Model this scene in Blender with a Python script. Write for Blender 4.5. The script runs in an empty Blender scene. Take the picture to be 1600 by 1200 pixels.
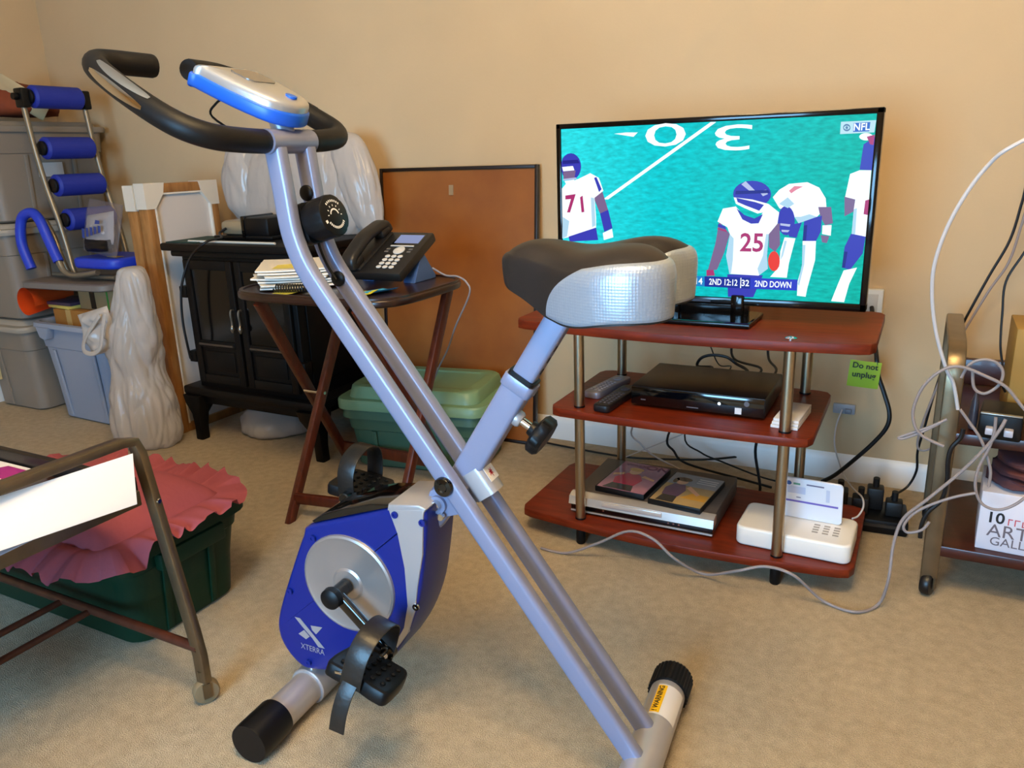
import bpy, bmesh, math, random
from mathutils import Vector, Matrix, noise
random.seed(7)
S = bpy.context.scene
C = S.collection
R = math.radians

# ------------------------------------------------------------------ camera
cam = bpy.data.cameras.new('camera'); cam_o = bpy.data.objects.new('camera', cam); C.objects.link(cam_o)
CAM_H, YAW, PIT, ROL, FPX = 0.97, R(28.1), R(16.4), R(-2.06), 1222.0
_f = Vector((-math.sin(YAW)*math.cos(PIT), math.cos(YAW)*math.cos(PIT), -math.sin(PIT)))
_r = Vector((math.cos(YAW), math.sin(YAW), 0)); _u = _r.cross(_f)
_r2 = _r*math.cos(ROL)+_u*math.sin(ROL); _u2 = -_r*math.sin(ROL)+_u*math.cos(ROL)
_m = Matrix((_r2, _u2, -_f)).transposed().to_4x4(); _m.translation = (0, 0, CAM_H)
cam_o.matrix_world = _m
cam.sensor_fit = 'HORIZONTAL'; cam.sensor_width = 36.0; cam.lens = 36.0*FPX/1600; cam.clip_start = 0.02
S.camera = cam_o

# ------------------------------------------------------------------ world, lights, exposure
W = bpy.data.worlds.new('world'); S.world = W; W.use_nodes = True
W.node_tree.nodes['Background'].inputs[0].default_value = (0.35, 0.5, 0.8, 1)
W.node_tree.nodes['Background'].inputs[1].default_value = 0.6
S.view_settings.view_transform = 'Standard'; S.view_settings.look = 'None'
S.view_settings.gamma = 1.0; S.view_settings.use_curve_mapping = False
S.view_settings.exposure = 0.0
WARM_POWER, COOL_POWER = 112.0, 112.0
def light(name, typ, loc, power, col, size=0.1, size_y=None, rot=(0,0,0)):
    l = bpy.data.lights.new(name, typ); o = bpy.data.objects.new(name, l); C.objects.link(o)
    l.energy = power; l.color = col; o.location = loc; o.rotation_euler = rot
    if typ == 'AREA':
        l.shape = 'RECTANGLE'; l.size = size; l.size_y = size_y or size
    else: l.shadow_soft_size = size
    return o
# ceiling lamp bulbs (warm) hang in the ceiling fixture a little ahead of the photographer
LAMP = (-0.25, 0.28, 2.30)
for _k in range(3):
    _a = R(120*_k+40)
    light('ceiling_bulb', 'POINT', (LAMP[0]+.34*math.cos(_a), LAMP[1]+.34*math.sin(_a), LAMP[2]), WARM_POWER/3, (1.0, 0.71, 0.34), 0.13)
# cool light from an unseen source behind the photographer; window added to carry it
light('unseen_cool_light', 'AREA', (-0.60, -1.54, 0.95), COOL_POWER, (0.28, 0.62, 1.0), 1.2, 1.1, (R(90), 0, 0))

# ------------------------------------------------------------------ material helpers
def lin(h):
    h = h.lstrip('#'); v = [int(h[i:i+2], 16)/255 for i in (0, 2, 4)]
    return tuple(x/12.92 if x <= .04045 else ((x+.055)/1.055)**2.4 for x in v)+(1,)
MATS = {}
def mat(name, col, rough=.5, metal=0.0, var=0.0, vscale=40, bump=0.0, bscale=200, spec=.5, trans=0.0, coat=0.0, stretch=None, col2=None, alpha=1.0, sheen=0.0, subs=0.0):
    if name in MATS: return MATS[name]
    m = bpy.data.materials.new(name); m.use_nodes = True; nt = m.node_tree; b = nt.nodes['Principled BSDF']
    c = lin(col) if isinstance(col, str) else tuple(col)+(1,)
    b.inputs['Base Color'].default_value = c; b.inputs['Roughness'].default_value = rough; b.inputs['Metallic'].default_value = metal
    b.inputs['Specular IOR Level'].default_value = spec; b.inputs['Transmission Weight'].default_value = trans
    b.inputs['Coat Weight'].default_value = coat; b.inputs['Alpha'].default_value = alpha; b.inputs['Sheen Weight'].default_value = sheen
    b.inputs['Coat Roughness'].default_value = .08
    if subs: b.inputs['Subsurface Weight'].default_value = subs; b.inputs['Subsurface Radius'].default_value = (.02,.02,.02)
    tc = nt.nodes.new('ShaderNodeTexCoord'); vec = tc.outputs['Object']
    if stretch:
        mp = nt.nodes.new('ShaderNodeMapping'); mp.inputs['Scale'].default_value = stretch
        nt.links.new(vec, mp.inputs['Vector']); vec = mp.outputs['Vector']
    if var or col2:
        n = nt.nodes.new('ShaderNodeTexNoise'); n.inputs['Scale'].default_value = vscale; n.inputs['Detail'].default_value = 5
        nt.links.new(vec, n.inputs['Vector'])
        rp = nt.nodes.new('ShaderNodeValToRGB'); e = rp.color_ramp.elements
        e[0].position = .32; e[1].position = .68
        if col2: e[0].color = lin(col2); e[1].color = c
        else:
            e[0].color = tuple(max(0, x*(1-var)) for x in c[:3])+(1,); e[1].color = tuple(min(1, x*(1+var)) for x in c[:3])+(1,)
        nt.links.new(n.outputs['Fac'], rp.inputs['Fac']); nt.links.new(rp.outputs['Color'], b.inputs['Base Color'])
    if bump:
        n2 = nt.nodes.new('ShaderNodeTexNoise'); n2.inputs['Scale'].default_value = bscale; n2.inputs['Detail'].default_value = 4
        nt.links.new(vec, n2.inputs['Vector'])
        bp = nt.nodes.new('ShaderNodeBump'); bp.inputs['Strength'].default_value = bump; bp.inputs['Distance'].default_value = .01
        nt.links.new(n2.outputs['Fac'], bp.inputs['Height']); nt.links.new(bp.outputs['Normal'], b.inputs['Normal'])
    MATS[name] = m; return m
def emit(name, col, strength=1.0):
    if name in MATS: return MATS[name]
    m = bpy.data.materials.new(name); m.use_nodes = True; nt = m.node_tree; b = nt.nodes['Principled BSDF']
    c = lin(col) if isinstance(col, str) else tuple(col)+(1,)
    b.inputs['Base Color'].default_value = (.003, .003, .003, 1); b.inputs['Roughness'].default_value = .3; b.inputs['Specular IOR Level'].default_value = .1
    b.inputs['Emission Color'].default_value = c; b.inputs['Emission Strength'].default_value = strength
    MATS[name] = m; return m

# ------------------------------------------------------------------ mesh helpers
def cr(pts, n=6, closed=False):
    P = [Vector(p) for p in pts]; out = []; m = len(P)
    rng = range(m if closed else m-1)
    for i in rng:
        if closed: a, b, c, d = P[(i-1) % m], P[i], P[(i+1) % m], P[(i+2) % m]
        else: a, b, c, d = P[max(i-1, 0)], P[i], P[i+1], P[min(i+2, m-1)]
        for k in range(n):
            t = k/n
            out.append(.5*((2*b)+(c-a)*t+(2*a-5*b+4*c-d)*t*t+(3*b-a-3*c+d)*t**3))
    if not closed: out.append(P[-1])
    return out
def ringface(bm, rings, closed=True, cap0=True, cap1=True):
    V = [[bm.verts.new(p) for p in r] for r in rings]; n = len(V[0])
    for a, b in zip(V, V[1:]):
        for i in range(n if closed else n-1):
            j = (i+1) % n
            try: bm.faces.new((a[i], a[j], b[j], b[i]))
            except ValueError: pass
    if closed and cap0: bm.faces.new(list(reversed(V[0])))
    if closed and cap1: bm.faces.new(V[-1])
    return V
def circ(r, n, ry=None):
    return [(r*math.cos(2*math.pi*i/n), (ry or r)*math.sin(2*math.pi*i/n)) for i in range(n)]
def rrect(w, h, r, k=4):
    o = []
    for cx, cy, a0 in ((w/2-r, h/2-r, 0), (-w/2+r, h/2-r, 90), (-w/2+r, -h/2+r, 180), (w/2-r, -h/2+r, 270)):
        for i in range(k+1):
            a = R(a0+90*i/k); o.append((cx+r*math.cos(a), cy+r*math.sin(a)))
    return o
def sweep(bm, pts, prof, up=(0, 0, 1), caps=True, closed=False, transport=False, scale=None):
    """sweep a 2D profile (side, up) along pts"""
    P = [Vector(p) for p in pts]; n = len(P); rings = []; up = Vector(up); u = None
    for i in range(n):
        if closed: t = (P[(i+1) % n]-P[i-1])
        else: t = P[min(i+1, n-1)]-P[max(i-1, 0)]
        t.normalize()
        if transport:
            if u is None:
                u = up-t*up.dot(t)
                if u.length < 1e-4: u = Vector((1, 0, 0))-t*t.x
            else: u = u-t*u.dot(t)
        else: u = up-t*up.dot(t)
        if u.length < 1e-5: u = Vector((0, 1, 0))-t*t.y
        u.normalize(); s = t.cross(u); k = scale[i] if scale else 1
        rings.append([P[i]+s*a*k+u*b*k for a, b in prof])
    if closed: rings.append(rings[0])
    ringface(bm, rings, True, caps and not closed, caps and not closed)
def tube(bm, pts, r, seg=10, **kw): sweep(bm, pts, circ(r, seg), transport=True, **kw)
def box(bm, c, s, rot=None, bev=0.0, seg=2):
    m = Matrix.Translation(Vector(c))
    if rot is not None: m = m @ (rot if isinstance(rot, Matrix) else Matrix.Rotation(rot, 4, 'Z'))
    g = bmesh.ops.create_cube(bm, size=1, matrix=m @ Matrix.Diagonal((*s, 1)))
    if bev:
        es = list({e for v in g['verts'] for e in v.link_edges})
        bmesh.ops.bevel(bm, geom=es, offset=bev, segments=seg, affect='EDGES', profile=.5)
def prism(bm, poly, a0, a1, axis='z', bev=0.0, seg=2):
    """extrude a 2D outline: axis z -> (x,y), axis y -> (x,z), axis x -> (y,z); bev rounds both rims"""
    def P(p, a):
        return Vector((p[0], p[1], a)) if axis == 'z' else Vector((p[0], a, p[1])) if axis == 'y' else Vector((a, p[0], p[1]))
    rings = []
    if bev:
        n = len(poly)
        def inset(d):
            o = []
            for i in range(n):
                a, b, c = (Vector(poly[(i+k) % n][:2]) for k in (-1, 0, 1))
                e1 = (b-a).normalized(); e2 = (c-b).normalized(); n1 = Vector((-e1.y, e1.x)); n2 = Vector((-e2.y, e2.x))
                nn = n1+n2; nn = nn/max(.25, nn.dot(nn)/2) if nn.length > 1e-6 else n1
                o.append(b+nn*d)
            return o
        area = sum(poly[i][0]*poly[(i+1) % n][1]-poly[(i+1) % n][0]*poly[i][1] for i in range(n)); sg = 1 if area > 0 else -1
        d = 1 if a1 > a0 else -1
        for k in range(seg+1):
            t = R(90*k/seg); rings.append([P(p, a0+d*bev*(1-math.cos(t))) for p in inset(sg*bev*(1-math.sin(t)))])
        for k in range(seg+1):
            t = R(90*(1-k/seg)); rings.append([P(p, a1-d*bev*(1-math.cos(t))) for p in inset(sg*bev*(1-math.sin(t)))])
        rings = [[P(p, a0) for p in inset(sg*bev*1.4)]]+rings+[[P(p, a1) for p in inset(sg*bev*1.4)]]
    else: rings = [[P(p, a0) for p in poly], [P(p, a1) for p in poly]]
    ringface(bm, rings)
def lathe(bm, prof, seg=24, m=None, cap=True):
    m = m or Matrix.Identity(4)
    ringface(bm, [[m @ Vector((r*math.cos(2*math.pi*i/seg), r*math.sin(2*math.pi*i/seg), z)) for i in range(seg)] for r, z in prof], True, cap, cap)
def axis_m(p, d):
    return Matrix.Translation(Vector(p)) @ Vector(d).to_track_quat('Z', 'Y').to_matrix().to_4x4()
def rod(bm, p, q, r, seg=16, bev=0.0):
    L = (Vector(q)-Vector(p)).length
    pr = [(r, 0), (r, L)] if not bev else [(r-bev, 0), (r, bev), (r, L-bev), (r-bev, L)]
    lathe(bm, pr, seg, axis_m(p, Vector(q)-Vector(p)))
def obj(name, bm, m, parent=None, smooth=True, angle=40):
    bmesh.ops.recalc_face_normals(bm, faces=bm.faces)
    me = bpy.data.meshes.new(name); bm.to_mesh(me); bm.free()
    for x in (m if isinstance(m, (list, tuple)) else [m]): me.materials.append(x)
    if smooth:
        me.polygons.foreach_set('use_smooth', [True]*len(me.polygons))
        try: me.set_sharp_from_angle(angle=R(angle))
        except Exception: pass
    o = bpy.data.objects.new(name, me); C.objects.link(o); o.parent = parent
    return o
def part(name, m, parent, fn, *a, smooth=True, angle=40, **k):
    bm = bmesh.new(); fn(bm, *a, **k); return obj(name, bm, m, parent, smooth, angle)
def tag(o, label, cat, group=None, kind=None):
    o['label'] = label; o['category'] = cat
    if group: o['group'] = group
    if kind: o['kind'] = kind
    return o
def thing(name, label, cat, loc=(0, 0, 0), rotz=0.0, group=None):
    o = bpy.data.objects.new(name, None); C.objects.link(o); o.location = loc; o.rotation_euler = (0, 0, rotz)
    o.empty_display_size = .05
    return tag(o, label, cat, group)
def single(name, bm, m, label, cat, loc=(0, 0, 0), rotz=0.0, group=None, **k):
    o = obj(name, bm, m, None, **k); o.location = loc; o.rotation_euler = (0, 0, rotz); return tag(o, label, cat, group)
def struct(name, bm, m, **k):
    o = obj(name, bm, m, None, **k); o['kind'] = 'structure'; return o
def textmesh(name, s, size, m, parent, mtx, sx=1.0, extrude=0.0002, align='CENTER', bold=False):
    cu = bpy.data.curves.new('txt', 'FONT'); cu.body = s; cu.size = size; cu.extrude = extrude; cu.align_x = align; cu.align_y = 'CENTER'; cu.resolution_u = 3
    if bold: cu.offset = size*.018
    t = bpy.data.objects.new('txt', cu); C.objects.link(t); bpy.context.view_layer.update()
    me = bpy.data.meshes.new_from_object(t.evaluated_get(bpy.context.evaluated_depsgraph_get()))
    bpy.data.objects.remove(t); bpy.data.curves.remove(cu)
    me.transform(mtx @ Matrix.Diagonal((sx, 1, 1, 1))); me.materials.clear(); me.materials.append(m); me.name = name
    o = bpy.data.objects.new(name, me); C.objects.link(o); o.parent = parent; return o
def frame_m(o, x, y):
    """matrix whose local x,y run along the world vectors x,y at o"""
    x = Vector(x).normalized(); y = Vector(y); y = (y-x*y.dot(x)).normalized(); z = x.cross(y)
    m = Matrix((x, y, z)).transposed().to_4x4(); m.translation = Vector(o); return m
CAB = {'floor_grey':[(-0.792,1.607,0.006),(-0.722,1.609,0.006),(-0.638,1.615,0.049),(-0.56,1.61,0.099),(-0.498,1.605,0.094),(-0.443,1.6,0.057),(-0.383,1.637,0.012),(-0.304,1.6,0.058),(-0.244,1.61,0.078),(-0.182,1.6,0.076),(-0.123,1.635,0.01),(-0.057,1.623,0.006),(-0.014,1.668,0.01),(-0.0,1.66,0.078),(0.002,1.68,0.152),(0.015,1.69,0.209),(0.055,1.69,0.261),(0.106,1.7,0.324),(0.143,1.7,0.382),(0.162,1.7,0.422),(0.17,1.705,0.444)],
'coax':[(0.78,2.365,0.8),(0.66,2.2,0.95),(0.44,1.92,1.06),(0.28,1.72,1.03),(0.127,1.617,0.962),(0.078,1.634,0.918),(0.038,1.651,0.837),(0.018,1.669,0.753),(0.019,1.686,0.684),(0.034,1.703,0.606),(0.059,1.72,0.532),(0.076,1.735,0.497),(0.09,1.745,0.442)],
'black_long':[(0.72,2.365,0.8),(0.6,2.32,0.92),(0.312,2.242,0.969),(0.205,2.22,0.935),(0.19,2.224,0.828),(0.176,2.228,0.731),(0.143,2.232,0.641),(0.102,2.236,0.521),(0.074,2.24,0.422),(0.056,2.244,0.319),(0.044,2.248,0.226),(0.035,2.252,0.159),(0.038,2.256,0.102),(0.021,2.26,0.05),(-0.012,2.22,0.032),(-0.033,2.19,0.012)],
'grey_pair':[(0.7,2.365,0.74),(0.58,2.31,0.85),(0.305,2.232,0.908),(0.213,2.21,0.885),(0.195,2.213,0.777),(0.179,2.216,0.679),(0.146,2.219,0.607),(0.104,2.223,0.499),(0.082,2.226,0.43),(0.059,2.229,0.341),(0.039,2.232,0.249),(0.032,2.235,0.193),(0.038,2.235,0.171),(0.056,2.235,0.172),(0.075,2.23,0.191),(0.082,2.225,0.212)],
'black_right':[(0.66,2.365,0.7),(0.5,2.2,0.82),(0.27,1.884,0.847),(0.197,1.841,0.811),(0.172,1.843,0.747),(0.149,1.845,0.689),(0.151,1.848,0.623),(0.156,1.85,0.556),(0.166,1.853,0.509),(0.169,1.855,0.474),(0.178,1.868,0.454)],
'loop_a':[(0.221,1.71,0.443),(0.194,1.71,0.471),(0.163,1.71,0.507),(0.127,1.71,0.525),(0.082,1.71,0.54),(0.05,1.71,0.528),(0.022,1.71,0.491),(0.01,1.71,0.443),(0.016,1.71,0.409),(0.03,1.71,0.39),(0.052,1.71,0.379),(0.072,1.71,0.372)],
'loop_b':[(0.087,1.72,0.515),(0.098,1.72,0.543),(0.119,1.72,0.555),(0.141,1.72,0.552),(0.155,1.72,0.535),(0.154,1.72,0.512),(0.142,1.72,0.495),(0.127,1.72,0.487),(0.111,1.72,0.498),(0.105,1.72,0.53)],
'loop_c':[(0.062,1.715,0.42),(0.03,1.715,0.395),(-0.001,1.715,0.377),(-0.011,1.715,0.377),(0.007,1.715,0.388),(0.04,1.715,0.406),(0.072,1.715,0.428)],
'eth_b':[(0.153,1.7,0.447),(0.154,1.7,0.417),(0.149,1.7,0.383),(0.137,1.7,0.341),(0.135,1.7,0.302),(0.146,1.7,0.27),(0.164,1.7,0.257),(0.186,1.7,0.258),(0.21,1.7,0.276),(0.233,1.7,0.309)],
'eth_c':[(0.092,1.71,0.453),(0.111,1.71,0.428),(0.131,1.71,0.401),(0.145,1.71,0.372),(0.158,1.71,0.333),(0.159,1.71,0.299)],
'eth_d':[(0.137,1.69,0.289),(0.1,1.69,0.273),(0.057,1.69,0.246),(0.03,1.69,0.22),(0.017,1.69,0.192),(0.026,1.69,0.179),(0.051,1.69,0.19),(0.063,1.69,0.211)],
'black_cart':[(0.103,1.73,0.407),(0.1,1.73,0.386),(0.087,1.73,0.363),(0.084,1.73,0.332),(0.087,1.73,0.293),(0.082,1.73,0.248),(0.06,1.73,0.215),(0.051,1.73,0.183),(0.051,1.73,0.153)],
'thick_black':[(-0.117,2.345,0.529),(-0.101,2.27,0.474),(-0.086,2.2,0.421),(-0.079,2.2,0.378),(-0.059,2.19,0.33),(-0.042,2.18,0.282),(-0.045,2.18,0.241),(-0.073,2.19,0.19),(-0.116,2.2,0.131),(-0.163,2.22,0.07),(-0.197,2.24,0.036)],
'jack_cord':[(-0.169,2.35,0.223),(-0.18,2.335,0.177),(-0.179,2.32,0.123),(-0.16,2.31,0.069),(-0.143,2.3,0.036),(-0.106,2.1,0.086),(-0.078,1.95,0.131),(-0.071,1.9,0.128),(-0.079,1.87,0.116),(-0.09,1.85,0.116)],
'behind_a':[(-1.153,2.297,0.008),(-1.029,2.281,0.008),(-0.873,2.269,0.008),(-0.753,2.271,0.01),(-0.556,2.314,0.02),(-0.412,2.382,0.03),(-0.313,2.366,0.03),(-0.219,2.37,0.01)],
'behind_white2':[(-0.793,2.25,0.016),(-0.71,2.27,0.059),(-0.634,2.29,0.097),(-0.559,2.31,0.135)],
'stove_cord':[(-2.15,1.973,0.757),(-2.165,1.955,0.742),(-2.105,1.905,0.732),(-2.085,1.822,0.728),(-2.156,1.812,0.678),(-2.199,1.8,0.597),(-2.216,1.797,0.531),(-2.224,1.797,0.454),(-2.224,1.8,0.386),(-2.232,1.812,0.325)],
'phone_line':[(-1.215,1.83,0.672),(-1.17,1.825,0.654),(-1.125,1.815,0.654),(-1.097,1.815,0.638),(-1.094,1.82,0.605),(-1.169,1.86,0.503),(-1.238,1.92,0.417),(-1.316,1.98,0.334),(-1.356,2.0,0.272)],
'console_wire':[(-0.982,0.93,1.045),(-1.002,0.93,1.039),(-1.017,0.935,1.03)],
'behind_b':[(-0.53,1.968,0.395),(-0.53,2.04,0.385),(-0.545,2.15,0.34),(-0.635,2.18,0.137),(-0.616,2.18,0.088),(-0.572,2.18,0.053),(-0.4,2.2,0.02),(-0.33,2.21,0.006)],
'behind_c':[(-0.48,1.968,0.395),(-0.48,2.04,0.385),(-0.52,2.17,0.34),(-0.595,2.22,0.129),(-0.544,2.22,0.08),(-0.476,2.22,0.059),(-0.36,2.24,0.02),(-0.25,2.25,0.006)],
'behind_d':[(-0.31,1.968,0.395),(-0.31,2.04,0.385),(-0.29,2.1,0.34),(-0.35,2.12,0.212),(-0.367,2.12,0.147),(-0.35,2.13,0.02),(-0.4,2.14,0.006)],
'behind_white':[(-0.585,1.968,0.395),(-0.59,2.04,0.385),(-0.6,2.09,0.34),(-0.721,2.1,0.177),(-0.691,2.1,0.126),(-0.643,2.12,0.081),(-0.5,2.15,0.02),(-0.4,2.18,0.006)],
'tvcord_loop':[(-0.475,1.968,0.4),(-0.478,2.04,0.4),(-0.527,2.08,0.389),(-0.519,2.08,0.412),(-0.49,2.08,0.424),(-0.45,2.08,0.422),(-0.423,2.08,0.406),(-0.385,2.04,0.4),(-0.385,1.968,0.4)],
'tvcord_a':[(-0.46,1.905,0.66),(-0.46,2.05,0.62),(-0.512,2.12,0.476),(-0.5,2.12,0.431),(-0.477,2.12,0.387),(-0.43,2.05,0.405),(-0.43,1.968,0.4)],
'tvcord_b':[(-0.4,1.905,0.66),(-0.4,2.06,0.62),(-0.448,2.15,0.465),(-0.444,2.15,0.401),(-0.355,2.06,0.405),(-0.355,1.968,0.4)],
'tvcord_c':[(-0.32,1.905,0.66),(-0.32,2.06,0.62),(-0.353,2.15,0.472),(-0.351,2.15,0.41),(-0.315,2.06,0.405),(-0.315,1.968,0.4)]}
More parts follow.
